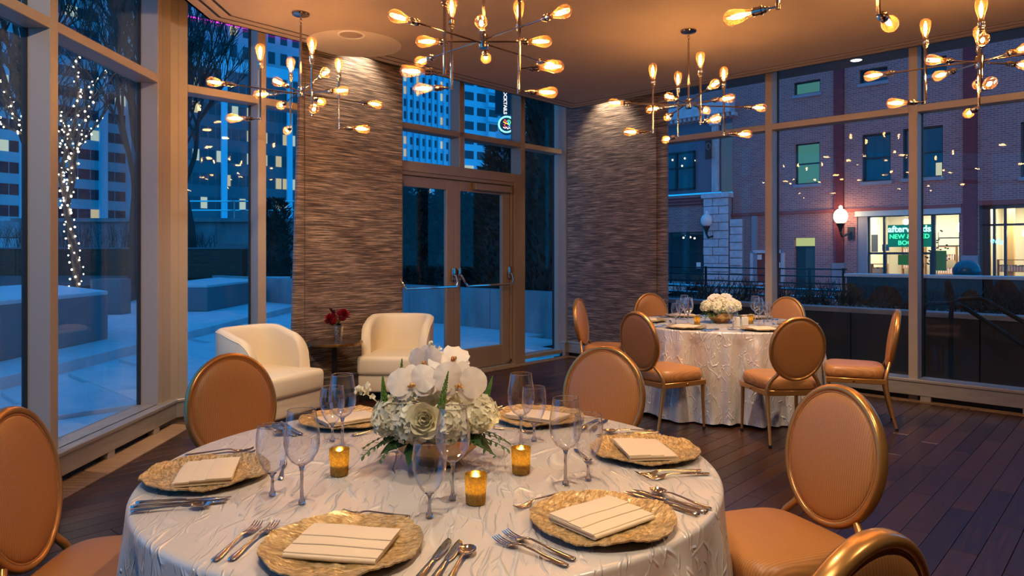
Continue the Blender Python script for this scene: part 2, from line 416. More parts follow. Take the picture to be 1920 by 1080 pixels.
def strip(a, b, d0, d1, fa):   # polygon between two offsets of a wall
    return [tuple(fa(a,d0)), tuple(fa(b,d0)), tuple(fa(b,d1)), tuple(fa(a,d1))]
# corner points of offset polylines
def isect(p, d, q, e):
    den = d.x*e.y-d.y*e.x; t = ((q.x-p.x)*e.y-(q.y-p.y)*e.x)/den
    return p+d*t
def offs(d):
    a = lw(9, d); b = isect(lw(0,d), LD, mw(0,d), MD); c = isect(mw(0,d), MD, rw(0,d), RD); e = rw(11, d)
    return [a, b, c, e]
def band(d0, d1, z0, z1, name, mat, parent=None, seg=(0,1,2)):
    A, B = offs(d0), offs(d1); out = []
    for i in seg:
        m = MB().prism([tuple(A[i]), tuple(A[i+1]), tuple(B[i+1]), tuple(B[i])], z0, z1)
        out.append(m.build(name, mat, parent, smooth=False))
    return out
# floor border boards beside the sills
bd = thing('floor_border', 'lighter worn wooden border strip of the floor along the windows', 'floor border'); del bd['category']; del bd['label']
bd.name = 'trim_1'; struct(bd)
for i, (dd, sg) in enumerate(((.22,0),(.16,1),(.13,2))):
    A, B = offs(.02), offs(dd)
    n = 7; 
    for k in range(n):
        a0 = A[sg].lerp(A[sg+1], k/n); a1 = A[sg].lerp(A[sg+1], (k+1)/n-.0008); b0 = B[sg].lerp(B[sg+1], k/n); b1 = B[sg].lerp(B[sg+1], (k+1)/n-.0008)
        if i == 1 and k in (): continue
        MB().prism([tuple(a0), tuple(a1), tuple(b1), tuple(b0)], -.005, .006).build('board', M['border'], bd, smooth=False)
# ceiling: outer border, slots, main field
ce = bpy.data.objects.new('ceiling', None); COL.objects.link(ce); struct(ce)
band(.36, .455, ZC, ZC+.06, 'border_board', M['paint'], ce)
band(.485, .555, ZC, ZC+.06, 'slot_divider', M['paint'], ce)
band(.455, .485, ZC+.004, ZC+.03, 'air_slot', M['black'], ce); band(.555, .585, ZC+.004, ZC+.03, 'air_slot', M['black'], ce)
band(.40, .62, ZC+.062, ZC+.075, 'slot_back', M['black'], ce)
P = offs(.585)
MB().prism([tuple(P[0]), tuple(P[1]), tuple(P[2]), tuple(P[3]), (8.9,-3.1), tuple(lw(9.0,.585))][0:5]+[tuple(P[0])][:0], ZC, ZC+.06).build('ceiling_field', M['paint'], ce, smooth=False)
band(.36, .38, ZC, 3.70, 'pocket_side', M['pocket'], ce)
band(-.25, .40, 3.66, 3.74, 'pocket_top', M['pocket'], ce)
# solid walls behind the camera
wb = struct(MB().prism([tuple(lw(8.9,-.1)), (9.0,-3.1), (9.0,-3.25), tuple(lw(9.05,-.1))], 0, 3.7).build('wall_back', pbr('beige wall', (.45,.36,.28), .7), smooth=False))
e_ = rw(11)
we = struct(MB().prism([(e_.x, e_.y), (e_.x+.15, e_.y), (9.05,-3.2), (8.9,-3.2)], 0, 3.7).build('wall_right', M['sill'], smooth=False))
wl0 = struct(MB().prism([tuple(lw(5.9,0)), tuple(lw(9.0,0)), tuple(lw(9.0,-.15)), tuple(lw(5.9,-.15))], 0, 3.7).build('wall_left', pbr('beige wall left', (.45,.36,.28), .7), smooth=False))
# curtain walls: frames and glass
ZT0, ZT1, ZH = 2.75, 2.815, 3.64
def along(fa, t0, t1, d0, d1, z0, z1, name, mat, parent, bevel=0):
    return MB().prism([tuple(fa(t0,d0)), tuple(fa(t1,d0)), tuple(fa(t1,d1)), tuple(fa(t0,d1))], z0, z1).build(name, mat, parent, smooth=False, bevel=bevel)
def window(idx, fa, t0, t1, zb=.205, post0=True, post1=True, trans=True, pw=.08):
    w_ = bpy.data.objects.new('window_%d' % idx, None); COL.objects.link(w_); struct(w_)
    along(fa, t0+pw/2, t1-pw/2, -.16, -.145, zb, ZT0, 'glass_pane', M['winglass'], w_)
    along(fa, t0+pw/2, t1-pw/2, -.16, -.145, ZT1, ZH, 'glass_pane', M['winglass'], w_)
    along(fa, t0+pw/2, t1-pw/2, -.17, 0, ZT0, ZT1, 'transom_bar', M['bronze'], w_, .003)
    along(fa, t0+pw/2, t1-pw/2, -.17, 0, ZH-.02, ZH+.04, 'head_frame', M['bronze'], w_)
    along(fa, t0+pw/2, t1-pw/2, -.17, 0, zb-.05, zb, 'bottom_frame', M['sill'], w_, .003)
    for t, f in ((t0, post0), (t1, post1)):
        if f: along(fa, t-pw/2, t+pw/2, -.17, .0, 0, ZH+.04, 'mullion', M['bronze'], w_, .003)
    for t in (t0+pw/2+.004, t1-pw/2-.004):
        along(fa, t-.004, t+.004, -.165, -.135, zb, ZH, 'gasket', M['black'], w_)
    return w_
window(1, lw, 2.98+.0, 4.43, post0=False)
window(2, lw, 1.55, 2.98, post0=False)
window(3, lw, .18, 1.55, post0=True)
window(4, lw, 4.43, 5.9, post0=False)
window(5, mw, 4.51, 5.22, post0=False, post1=True, pw=.08)
window(6, mw, 3.06, 4.51, post0=True)
window(7, mw, .07, .945, zb=.09, post0=False, post1=False)
window(8, rw, .07, 1.42, post0=False)
window(9, rw, 1.42, 2.86, post0=False)
window(10, rw, 2.86, 4.29, post0=False)
window(11, rw, 4.29, 5.72, post0=False)
window(12, rw, 5.72, 7.15, post0=False)
wr = struct(MB().prism([tuple(rw(7.2,0)), tuple(rw(11.1,0)), tuple(rw(11.1,-.15)), tuple(rw(7.2,-.15))], 0, 3.7).build('wall_front', M['panel'], smooth=False))
# corner posts
for nm, pts in (('trim_2', [lw(.14,0), lw(0,0)+MN*0, mw(5.26,0), mw(5.26,-.17), L-LN*.17-MN*.12, lw(.14,-.17)]),
                ('trim_3', [mw(.03,0), rw(.03,0), rw(.03,-.2), C-MN*.2-RN*.2, mw(.03,-.2)])):
    o = MB().prism([tuple(p) for p in pts], 0, 3.68).build(nm, M['bronze'], smooth=False); struct(o)
# sills with short posts and black gap
def sill(name, fa, t0, t1, n):
    s_ = bpy.data.objects.new(name, None); COL.objects.link(s_); struct(s_)
    along(fa, t0, t1, -.02, .065, .175, .205, 'sill_cap', M['sill'], s_, .006)
    along(fa, t0, t1, .0, .055, .052, .177, 'sill_face', M['sill'], s_, .004)
    along(fa, t0, t1, -.03, -.005, 0, .055, 'recess', M['black'], s_)
    for k in range(n):
        t = t0+(t1-t0)*(k+.5)/n
        along(fa, t-.045, t+.045, .0, .050, 0, .053, 'sill_block', M['sill'], s_, .002)
sill('baseboard_left', lw, .02, 5.9, 9)
sill('baseboard_middle', mw, 3.05, 5.30, 4)
sill('baseboard_right', rw, .02, 8, 10)
sill('baseboard_corner', mw, .0, .12, 1)
# door in the middle wall
dr = bpy.data.objects.new('door_1', None); COL.objects.link(dr); struct(dr)
D = M['doorbronze']
along(mw, .885, 1.09, -.17, .01, 0, 2.40, 'jamb', D, dr, .004)
along(mw, .885, .965, -.17, .01, 2.40, ZH, 'mullion', D, dr, .004)
along(mw, 1.09, 1.125, -.14, -.02, 0, 2.28, 'door_stop', D, dr, .004)
along(mw, 3.0, 3.10, -.17, .01, 0, ZH, 'jamb', D, dr, .004)
along(mw, 1.09, 3.0, -.17, .015, 2.29, 2.40, 'door_head', D, dr, .004)
along(mw, 1.09, 3.0, -.15, .0, 2.25, 2.295, 'head_stop', D, dr, .004)
along(mw, .965, 3.0, -.17, .0, ZT0, ZT1, 'transom_bar', D, dr, .004)
along(mw, 1.955, 2.035, -.17, .0, 2.40, ZH, 'mullion', D, dr, .004)
along(mw, .965, 3.0, -.17, .0, ZH-.02, ZH+.04, 'head_frame', D, dr)
along(mw, 1.09, 3.05, -.16, .03, 0, .015, 'threshold', M['sill'], dr)
for a, b in ((.965,1.955),(2.035,3.0)):
    for z0, z1 in ((2.40,ZT0),(ZT1,ZH)):
        along(mw, a, b, -.16, -.145, z0, z1, 'glass_pane', M['winglass'], dr)
for k, (a, b, s0, s1) in enumerate(((1.128,2.085,.135,.10),(2.09,3.0,.115,.10))):
    lf = bpy.data.objects.new('door_leaf', None); COL.objects.link(lf); lf.parent = dr
    along(mw, a, a+s0, -.09, -.04, .02, 2.25, 'stile', D, lf, .003)
    along(mw, b-s1, b, -.09, -.04, .02, 2.25, 'stile', D, lf, .003)
    along(mw, a+s0, b-s1, -.09, -.04, .02, .265, 'bottom_rail', D, lf, .003)
    along(mw, a+s0, b-s1, -.09, -.04, 2.13, 2.25, 'top_rail', D, lf, .003)
    along(mw, a+s0, b-s1, -.068, -.060, .265, 2.13, 'glass_pane', M['winglass'], lf)
    # curved push bar
    z = 1.02; p = []
    ta, tb = a+.03, b-.05
    for t, d, zz in ((ta,-.04,z+.13),(ta,.03,z+.12),(ta+.015,.07,z+.05),(ta+.05,.08,z),((ta+tb)/2,.08,z),(tb-.05,.08,z),(tb-.015,.07,z+.05),(tb,.03,z+.12),(tb,-.04,z+.13)):
        q = mw(t, d); p.append((q.x, q.y, zz))
    mb = MB().tube(p, .014, 8)
    mb.build('push_bar', M['steel'], lf)
    h_ = MB()
    for t in (ta, tb):
        q = mw(t, -.02); h_.box((q.x, q.y, z+.14), (.055,.05,.15), AM)
    h_.build('latch_housing', M['nickel'], lf, bevel=.01, bseg=2)
along(mw, 1.16, 1.80, -.035, .03, 2.155, 2.235, 'door_closer', D, dr, .006)
q = mw(1.17, 0.0)
MB().lathe([(0,-.02),(.022,-.02),(.022,.02),(0,.02)], 14).build('door_stop_knob', M['nickel'], dr, loc=(q.x, q.y, .06)).rotation_euler = (pi/2,0,AM)

# grasscloth panels
def panel(name, label, fa, t0b, t1b, t0t, t1t, d0, d1, z0, z1):
    m = MB(); vs = []
    for (ta, tb, z) in ((t0b,t1b,z0),(t0t,t1t,z1)):
        for t, d in ((ta,d0),(tb,d0),(tb,d1),(ta,d1)):
            q = fa(t, d); vs.append((q.x, q.y, z))
    m.add(vs, [(0,3,2,1),(4,5,6,7),(0,1,5,4),(1,2,6,5),(2,3,7,6),(3,0,4,7)])
    o = m.build(name, M['panel'], smooth=False); 
    bm = bmesh.new(); bm.from_mesh(o.data); bmesh.ops.recalc_face_normals(bm, faces=bm.faces[:]); bm.to_mesh(o.data); bm.free()
    return o
pn = thing('fabric_panel', 'wide brown striated grasscloth panel hanging between the left window and the glass door', 'panel')
a = panel('panel_face', None, mw, 2.93, 4.10, 2.93, 4.10, .02, .05, .17, 3.64); a.parent = pn
a = panel('panel_return', None, mw, 4.105, 4.24, 4.105, 4.125, -.0, .045, .17, 3.64); a.parent = pn
q0, q1 = mw(2.91,.02), mw(2.91,.02)
MB().tube([(q0.x,q0.y,.2),(q0.x,q0.y,3.62)], .008, 8).build('edge_rod', M['brass'], pn)
pn = thing('fabric_panel', 'brown striated grasscloth panel in the corner right of the glass door', 'panel')
a = panel('panel_face', None, rw, .05, 1.46, .05, 1.46, .02, .05, .17, 3.64); a.parent = pn
a = panel('panel_return', None, rw, 1.465, 1.60, 1.465, 1.60, -.0, .035, .17, 3.64); a.parent = pn

# ceiling fittings: round plate with speaker
ds = thing('ceiling_speaker', 'round white ceiling speaker grille near the left chandelier', 'speaker', (-1.38,6.15,ZC))
MB().lathe([(0,-.006),(.085,-.006),(.095,-.004),(.1,0)], 32).build('speaker_grille', M['paint'], ds)
MB().lathe([(.1,0.0),(.1,-.009),(.115,-.009),(.118,0)], 32).build('speaker_ring', M['white'], ds)
tag(MB().lathe([(0,-.004),(.40,-.004),(.42,0)], 48).build('ceiling_disc', pbr('ceiling disc', (.62,.53,.45), .6), loc=(-1.42,6.45,ZC), smooth=True), 'large pale round plaster disc on the ceiling above the left woven panel', 'ceiling plate')
# ================================================================ CHANDELIERS
def bulb_mesh():
    prof = [(.0125,0),(.013,.012),(.0165,.030),(.024,.055),(.0305,.080),(.032,.097),(.029,.113),(.021,.125),(.010,.1315),(0,.1335)]
    return MB().lathe(prof, 18).mesh('bulb', M['bulb'])
def filament_mesh():
    m = MB()
    for k in range(6):
        a = 2*pi*k/6; r0, r1 = .0055, .0095
        p = [(r0*cos(a), r0*sin(a), .038), (r1*cos(a), r1*sin(a), .066), (r0*1.1*cos(a+.5), r0*1.1*sin(a+.5), .098)]
        m.tube(p, .0012, 3, cap=False)
    return m.mesh('filament', M['fil'], smooth=False)
def socket_mesh():
    prof = [(0,-.062),(.007,-.062),(.007,-.05),(.013,-.046),(.013,-.034),(.018,-.031),(.018,-.024),(.0145,-.021),(.0165,-.004),(.0165,.008),(.0155,.010),(.013,.010)]
    return MB().lathe(prof, 14).mesh('socket', M['nickel'])
def stem_glass_mesh():
    return MB().lathe([(.0035,.008),(.0035,.035),(.001,.037)], 6).mesh('glass_stem', M['bulb'])
BU, FI, SO = bulb_mesh(), filament_mesh(), socket_mesh()
def rot_to(d):
    return Vector(d).to_track_quat('Z', 'Y').to_euler()
def lampset(t, pos, d):
    """socket at pos pointing along d, bulb screwed in"""
    e = rot_to(d); d = Vector(d).normalized()
    inst(SO, 'socket', t, pos, e, (1.2,1.2,1.0))
    b = inst(BU, 'bulb', t, Vector(pos)+d*.004, e, (1.14,1.14,1.10))
    inst(FI, 'filament', b, (0,0,0))
def chandelier(x, y, rot, bdirs, label, longs=(48,132,228,312)):
    zh = 2.66
    t = thing('chandelier', label, 'chandelier', (x, y, ZC), 0, None)
    zr = zh-ZC
    MB().lathe([(0,0),(.065,0),(.067,-.008),(.062,-.016),(.02,-.022),(0,-.022)][::-1], 28).build('canopy', M['nickel'], t)
    mb = MB()
    for k in range(3):
        mb.tube([(.009*cos(a)*(1 if k%2 else 0), .009*cos(a)*(0 if k%2 else 1), -.036-k*.024+.016*sin(a)) for a in [2*pi*i/10 for i in range(10)]], .0025, 5, closed=True)
    mb.build('chain_link', M['nickel'], t)
    MB().tube([(0,0,-.095),(0,0,zr+.04)], .0088, 10).build('stem', M['nickel'], t)
    MB().lathe([(0,-.04),(.026,-.04),(.028,-.036),(.028,.036),(.026,.04),(0,.04)], 20).build('hub', M['nickel'], t, loc=(0,0,zr))
    for i, a in enumerate(longs):
        a = R(a+rot); d = Vector((cos(a), sin(a), 0))
        z = zr+(.012 if i%2 else -.012)
        MB().tube([d*.02+Vector((0,0,z)), d*.50+Vector((0,0,z))], .0058, 8).build('arm', M['nickel'], t)
        lampset(t, d*.555+Vector((0,0,z)), d)
        p = d*.315
        MB().tube([(p.x,p.y,z-.235),(p.x,p.y,z+.135)], .0088, 8).build('rod', M['nickel'], t)
        lampset(t, (p.x,p.y,z+.192), (0,0,1))
        b = R(bdirs[i]); bd_ = Vector((cos(b), sin(b), -.0))
        mb = MB().tube([(p.x,p.y,z-.245),(p.x,p.y,z-.22)], .010, 10)
        mb.tube([Vector((p.x,p.y,z-.232)), Vector((p.x,p.y,z-.232))+bd_*.055], .0045, 8)
        mb.build('elbow', M['nickel'], t)
        lampset(t, Vector((p.x,p.y,z-.232))+bd_*.10, bd_)
    for i, a in enumerate((0,90,180,270)):
        a = R(a+rot); d = Vector((cos(a), sin(a), 0)); z = zr
        MB().tube([d*.02+Vector((0,0,z)), d*.20+Vector((0,0,z))], .0058, 8).build('arm', M['nickel'], t)
        lampset(t, d*.255+Vector((0,0,z)), d)
    return t
chandelier(-1.654,5.61,-11,(15,115,190,290),'polished nickel chandelier of bare filament bulbs hanging left, before the wide woven panel')
chandelier(-.168,4.26,0,(8,172,190,350),'polished nickel bare-bulb chandelier hanging above the near table at the top centre')
chandelier(1.489,6.04,-39,(5,110,180,290),'polished nickel bare-bulb chandelier hanging over the far table, its stem fully in view')
chandelier(3.09,4.73,10,(75,170,250,350),'rightmost polished nickel bare-bulb chandelier, before the brick street view')
chandelier(1.33,2.78,0,(50,135,230,310),'nearest chandelier at the top right, only two low bulbs in view')

# ================================================================ BANQUET CHAIR (forward = +Y)
def ellipse_ring(rx, rz, n, c=(0,0,0), tilt=0):
    out = []
    for k in range(n):
        a = 2*pi*k/n; x, z = rx*cos(a), rz*sin(a)
        out.append(Vector((c[0]+x, c[1]-z*math.sin(tilt), c[2]+z*math.cos(tilt))))
    return out
def chair_proto():
    t = thing('banquet_chair', 'x', 'chair')
    # seat cushion
    def outline(s, dz, n=44):
        pts = []
        for k in range(n):
            a = 2*pi*k/n; c_, s_ = cos(a), sin(a); e = .42
            x = math.copysign(abs(c_)**e, c_)*.225*s; y = math.copysign(abs(s_)**e, s_)*.225*s
            x *= (1 + .07*(y/.225))
            pts.append((x, y+.01, dz))
        return pts
    vs = []; fs = []; n = 44
    lay = [(.93,.398),(.975,.403),(1.0,.415),(1.01,.435),(.995,.462),(.95,.482),(.86,.492),(.6,.498),(.3,.501)]
    for s, z in lay: vs += outline(s, z)
    for i in range(len(lay)-1):
        for k in range(n): fs.append((i*n+k, i*n+(k+1)%n, (i+1)*n+(k+1)%n, (i+1)*n+k))
    fs.append(tuple(range(n-1,-1,-1))); fs.append(tuple(range((len(lay)-1)*n, len(lay)*n)))
    MB().add(vs, fs).build('seat', M['uphol'], t, ang=80)
    # apron
    m = MB(); fr = [(-.225,.215),(.225,.215),(.20,-.20),(-.20,-.20)]
    for i in range(4):
        a, b = Vector(fr[i]), Vector(fr[(i+1)%4]); c_ = (a+b)/2; d = b-a
        m.box((c_.x, c_.y, .378), (d.length+.02, .022, .040), math.atan2(d.y, d.x))
    m.build('seat_frame', M['gold'], t, bevel=.004)
    kb = MB()
    for s in (-1,1):
        kb.lathe([(0,0),(.008,0),(.009,.006),(.005,.012),(0,.013)], 10, Matrix.Translation((s*.224,.02,.378)) @ Matrix.Rotation(s*pi/2, 4, 'Y'))
    kb.build('linking_knob', M['brass'], t)
    for s in (-1,1):
        m = MB().tube([(s*.215,.205,.398),(s*.217,.208,.2),(s*.220,.214,.02)], [.0165,.0135,.0105], 10, flat=(1,0,0))
        g = m.build('leg', M['gold'], t)
        MB().lathe([(0,0),(.012,0),(.013,.004),(.013,.014),(.0105,.022),(0,.022)], 10).build('foot_glide', M['darkmetal'], g, loc=(s*.220,.214,0))
        pts = [(s*.205,-.285,.018),(s*.20,-.262,.10),(s*.197,-.235,.22),(s*.196,-.215,.34),(s*.196,-.210,.40),(s*.188,-.216,.44),(s*.165,-.228,.482),(s*.135,-.240,.515),(s*.115,-.248,.55)]
        m = MB().tube(pts, [.0105,.012,.0135,.015,.0155,.0145,.0135,.013,.012], 10)
        g = m.build('leg', M['gold'], t)
        MB().lathe([(0,0),(.012,0),(.013,.004),(.013,.014),(.0105,.022),(0,.022)], 10).build('foot_glide', M['darkmetal'], g, loc=(s*.205,-.286,0))
    # oval back
    cz, cy, tl = .71, -.275, R(9)
    rim = ellipse_ring(.196,.228,56,(0,cy,cz),tl)
    nrm = Vector((0, cos(tl), sin(tl)))
    mb = MB()
    n = 56; seg = 12; vs = []; fs = []
    for i, p in enumerate(rim):
        tn = (rim[(i+1)%n]-rim[i-1]).normalized(); rad = tn.cross(nrm).normalized()
        for k in range(seg):
            a = 2*pi*k/seg; ca, sa = cos(a), sin(a)
            vs.append(p+rad*(.0135*math.copysign(abs(ca)**.8, ca))+nrm*(.021*math.copysign(abs(sa)**.8, sa)))
    for i in range(n):
        for k in range(seg):
            fs.append((i*seg+k, i*seg+(k+1)%seg, ((i+1)%n)*seg+(k+1)%seg, ((i+1)%n)*seg+k))
    mb.add(vs, fs).build('back_frame', M['gold'], t, ang=70)
    def pad(sign):
        vs = []; fs = []; rings = [(1,.006),(.985,.014),(.95,.019),(.86,.024),(.65,.029),(.4,.032),(.15,.033)]
        for s, h in rings:
            for q in ellipse_ring(.184*s,.216*s,n,(0,cy,cz),tl): vs.append(q+nrm*h*sign)
        for i in range(len(rings)-1):
            for k in range(n): fs.append((i*n+k, i*n+(k+1)%n, (i+1)*n+(k+1)%n, (i+1)*n+k))
        fs.append(tuple(range((len(rings)-1)*n, len(rings)*n)))
        if sign > 0: fs = [f[::-1] for f in fs]
        return vs, fs
    m = MB()
    for s in (1,-1): m.add(*pad(s))
    b = m.build('backrest', M['uphol'], t, ang=80)
    pp = MB()
    for s in (1,-1):
        pp.tube([q+nrm*(.0135*s) for q in ellipse_ring(.1835,.2155,n,(0,cy,cz),tl)], .0032, 6, closed=True)
    pp.build('piping', M['uphol'], b)
    return t
CH = chair_proto(); K = kids()
def head(v): return math.atan2(-v[0], v[1])     # rz such that +Y points along v
chairs = [
 # back-centre position (where the oval stands), facing, label
 ((-1.45,2.10),(1,.10),'gold round-backed chair at the left edge of the photo, at the near table'),
 ((-1.258,3.22),(.72,-.70),'gold round-backed chair at the near table, before the left window and cream armchair'),
 ((.442,3.47),(-.46,-.89),'gold round-backed chair at the near table, right of the centre flowers'),
 ((1.098,2.45),(-.93,-.37),'gold round-backed chair at the right of the near table, seat in view'),
 ((.565,1.19),(-.53,.85),'gold round-backed chair at the bottom right, only its top rim in view'),
 ((1.00,5.62),(.83,.55),'gold round-backed chair at the left front of the far table, seen from behind'),
 ((.70,7.25),(.93,-.36),'gold round-backed chair seen edge-on, before the right woven panel'),
 ((1.58,8.15),(.22,-.97),'gold round-backed chair behind the far table, left of the white flowers'),
 ((2.87,7.50),(-.74,-.67),'gold round-backed chair behind the far table, right of the white flowers by the window'),
 ((2.06,5.17),(-.06,1),'gold round-backed chair at the front of the far table, back to the camera'),
 ((3.10,5.83),(-.92,.40),'gold round-backed chair at the right of the far table, in profile by the window'),
]
for i, ((x, y), f, lb) in enumerate(chairs):
    f = Vector(f).normalized(); px, py = x+f.x*.275, y+f.y*.275
    g = 'round-backed chairs at the near table' if i < 5 else 'round-backed chairs at the far table'
    if i == 0:
        CH.location = (px, py, 0); CH.rotation_euler = (0,0,head(f)); CH['label'] = lb; CH['group'] = g
    else: dup(CH, K, (px, py, 0), head(f), lb, g)

# ================================================================ TABLES AND CLOTHS
RT = .84
def table(x, y, lb_t, lb_c, seed):
    t = thing('round_table', lb_t, 'table', (x, y, 0))
    MB().lathe([(0,.735),(RT-.025,.735),(RT-.015,.74),(RT-.015,.752),(RT-.02,.755),(0,.755)], 64).build('tabletop', M['darkmetal'], t)
    for k in range(4):
        a = pi/4+k*pi/2
        MB().tube([(cos(a)*.55, sin(a)*.55, 0),(cos(a)*.5, sin(a)*.5,.735)], .016, 8).build('leg', M['darkmetal'], t)
    rnd = random.Random(seed)
    ph = [rnd.uniform(0,2*pi) for _ in range(8)]
    def fold(a):
        return (.55*sin(17*a+ph[0]+.9*sin(3*a+ph[1]))+.40*sin(27*a+ph[2]+1.1*sin(2*a+ph[3]))+.22*sin(43*a+ph[4]+.8*sin(4*a))+.25*sin(6*a+ph[5]))
    n = 480; rows = []
    for r in (0,.1,.25,.4,.55,.68,.78,.81,.826): rows.append((r, .7585, 0))
    for k in range(1, 6):
        b = k/5*pi/2; rows.append((.826+.014*sin(b), .7585-.014*(1-cos(b)), 0))
    hz = .745
    for k in range(1, 27):
        u = k/26; rows.append((.84+.060*u, hz*(1-u)+.012*u, u))
    vs = []; fs = []
    for (r, z, u) in rows:
        for k in range(n):
            a = 2*pi*k/n; rr = r
            if u: rr += fold(a)*.052*(u**.55)*(1 if u > .12 else u/.12)+.006*u*sin(47*a+9*u)
            zz = z
            if u == 1: zz = .012+.008*(1+sin(7*a+ph[6]))
            vs.append((rr*cos(a), rr*sin(a), zz))
    for i in range(len(rows)-1):
        for k in range(n):
            k2 = (k+1)%n
            if i == 0 and False: continue
            fs.append((i*n+k, (i+1)*n+k, (i+1)*n+k2, i*n+k2))
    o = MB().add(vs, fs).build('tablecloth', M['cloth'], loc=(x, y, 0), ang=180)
    tag(o, lb_c, 'tablecloth', 'ivory crinkled tablecloths')
    return t
T1 = Vector((-.228, 2.19)); T2 = Vector((1.93, 6.62))
table(T1.x, T1.y, 'round banquet table under the ivory cloth nearest the camera', 'ivory crinkled satin floor-length cloth on the near round table', 3)
table(T2.x, T2.y, 'round banquet table under the ivory cloth by the right-hand windows', 'ivory crinkled satin floor-length cloth on the far round table', 11)
ZT = .7595

# ---------------------------------------------------------------- tableware prototypes
def charger_proto():
    n, rg = 120, 22; vs = [(0,0,.004)]; fs = []
    rnd = random.Random(5); ph = [rnd.uniform(0,6.28) for _ in range(9)]
    for i in range(1, rg+1):
        u = i/rg
        for k in range(n):
            a = 2*pi*k/n
            r = .174*u*(1+.011*u*u*(sin(3*a+ph[0])+.7*sin(5*a+ph[1])+.5*sin(9*a+ph[2])+.3*sin(23*a+ph[3])))
            x, y = r*cos(a), r*sin(a)
            z = .005+.016*max(0,(u-.62)/.38)**1.5+0.003*u*u*(sin(4*a+ph[4])+.8*sin(7*a+ph[5])+.5*sin(13*a))
            z += .0012*sin(y*260+3*sin(x*40+ph[6]))*min(1,u*1.5)+.0008*sin(x*190+y*70+ph[7])
            vs.append((x, y, max(z,.0035)))
    for k in range(n): fs.append((0, 1+k, 1+(k+1)%n))
    for i in range(rg-1):
        for k in range(n):
            a = 1+i*n+k; b = 1+i*n+(k+1)%n; fs.append((a, a+n, b+n, b))
    N = len(vs)
    vs2 = [(x,y,z-.0035) for x,y,z in vs]
    fs2 = [tuple(j+N for j in f[::-1]) for f in fs]
    last = 1+(rg-1)*n
    side = [(last+k, last+k+N, last+(k+1)%n+N, last+(k+1)%n) for k in range(n)]
    return MB().add(vs+vs2, fs+fs2+side).mesh('charger_plate', M['charger'], ang=60)
CHG = charger_proto()
def napkin_mesh():
    m = MB(); w = .205
    def slab(y0, y1, z0, z1, th, sh=0, w=w):
        prof = []
        for k in range(7):
            a = pi/2+pi*k/6; prof.append((y0+th*.8+th*.8*cos(a), z0+th+th*sin(a)))
        for k in range(7):
            a = -pi/2+pi*k/6; prof.append((y1-th*.8+th*.8*cos(a), z1+th+th*sin(a)))
        n = len(prof); xs = [-w/2, -w/6, w/6, w/2]; vs = []; fs = []
        for j, x in enumerate(xs):
            vs += [(x+sh, y+.0015*sin(j*2+y0*50), z+.0008*sin(j*1.7)) for y, z in prof]
        for j in range(len(xs)-1):
            for i in range(n): fs.append((j*n+i, (j+1)*n+i, (j+1)*n+(i+1)%n, j*n+(i+1)%n))
        fs.append(tuple(range(n))); fs.append(tuple(range((len(xs)-1)*n+n-1, (len(xs)-1)*n-1, -1)))
        m.add(vs, fs)
    slab(-.078,.076,0,0,.0050,w=.20)
    slab(-.070,.077,.0085,.0085,.0022,.0); slab(-.030,.0775,.0118,.0112,.0020,.002); slab(.010,.078,.0145,.0138,.0018,.003)
    return m.mesh('napkin', M['napkin'], ang=50)
NAP = napkin_mesh()
def ribbon(m, pts, th):    # pts: (y, halfwidth, z[, xc]) solid strip
    vs = []; fs = []
    for p in pts:
        y, h, z = p[:3]; x = p[3] if len(p) > 3 else 0
        vs += [(x-h,y,z),(x-h*.5,y,z+th),(x+h*.5,y,z+th),(x+h,y,z),(x+h*.5,y,z-th*.4),(x-h*.5,y,z-th*.4)]
    for i in range(len(pts)-1):
        for k in range(6): fs.append((i*6+k, i*6+(k+1)%6, (i+1)*6+(k+1)%6, (i+1)*6+k))
    fs.append(tuple(range(5,-1,-1))); n = len(pts)-1; fs.append(tuple(range(n*6, n*6+6)))
    m.add(vs, fs)
def fork_mesh():
    m = MB()
    ribbon(m, [(-.102,.004,.004),(-.098,.0085,.0045),(-.085,.0092,.005),(-.06,.0072,.006),(-.02,.0042,.009),(.02,.0034,.012),(.034,.006,.011),(.042,.011,.0085),(.050,.0125,.006),(.058,.0125,.004)], .0022)
    for k in range(4):
        x = -.0102+k*.0068
        ribbon(m, [(.056,.0026,.0045,x),(.072,.0022,.0035,x),(.088,.002,.006,x*.98),(.102,.0009,.011,x*.96)], .0014)
    return m.mesh('fork', M['steel'], ang=60)
def knife_mesh():
    m = MB()
    ribbon(m, [(-.115,.004,.005),(-.111,.0085,.0055),(-.09,.009,.006),(-.05,.0078,.006),(-.005,.006,.006),(.002,.0045,.0055),(.006,.006,.005)], .0035)
    ribbon(m, [(.004,.006,.005),(.02,.0095,.005,.001),(.06,.0105,.005,.001),(.09,.0098,.005,.0005),(.107,.006,.005,-.002),(.115,.001,.005,-.005)], .0009)
    return m.mesh('knife', M['steel'], ang=50)
def spoon_mesh():
    m = MB()
    ribbon(m, [(-.095,.004,.004),(-.091,.0085,.0045),(-.078,.009,.005),(-.05,.0065,.006),(-.015,.0038,.010),(.025,.0034,.013),(.044,.0045,.011)], .0022)
    vs = []; fs = []; n = 20; rg = 6
    for side in (0,1):
        for i in range(rg+1):
            u = i/rg
            for k in range(n):
                a = 2*pi*k/n; vs.append((.0195*u*cos(a), .066+.0255*u*sin(a), .0025+.0085*u*u+.0012*(1-side)))
    for i in range(rg):
        for k in range(n):
            f = (i*n+k, (i+1)*n+k, (i+1)*n+(k+1)%n, i*n+(k+1)%n); fs.append(f)
            o = (rg+1)*n; fs.append(tuple(j+o for j in f[::-1]))
    for k in range(n): fs.append((rg*n+k, (rg+1)*n+rg*n+k, (rg+1)*n+rg*n+(k+1)%n, rg*n+(k+1)%n))
    m.add(vs, fs)
    return m.mesh('spoon', M['steel'], ang=60)
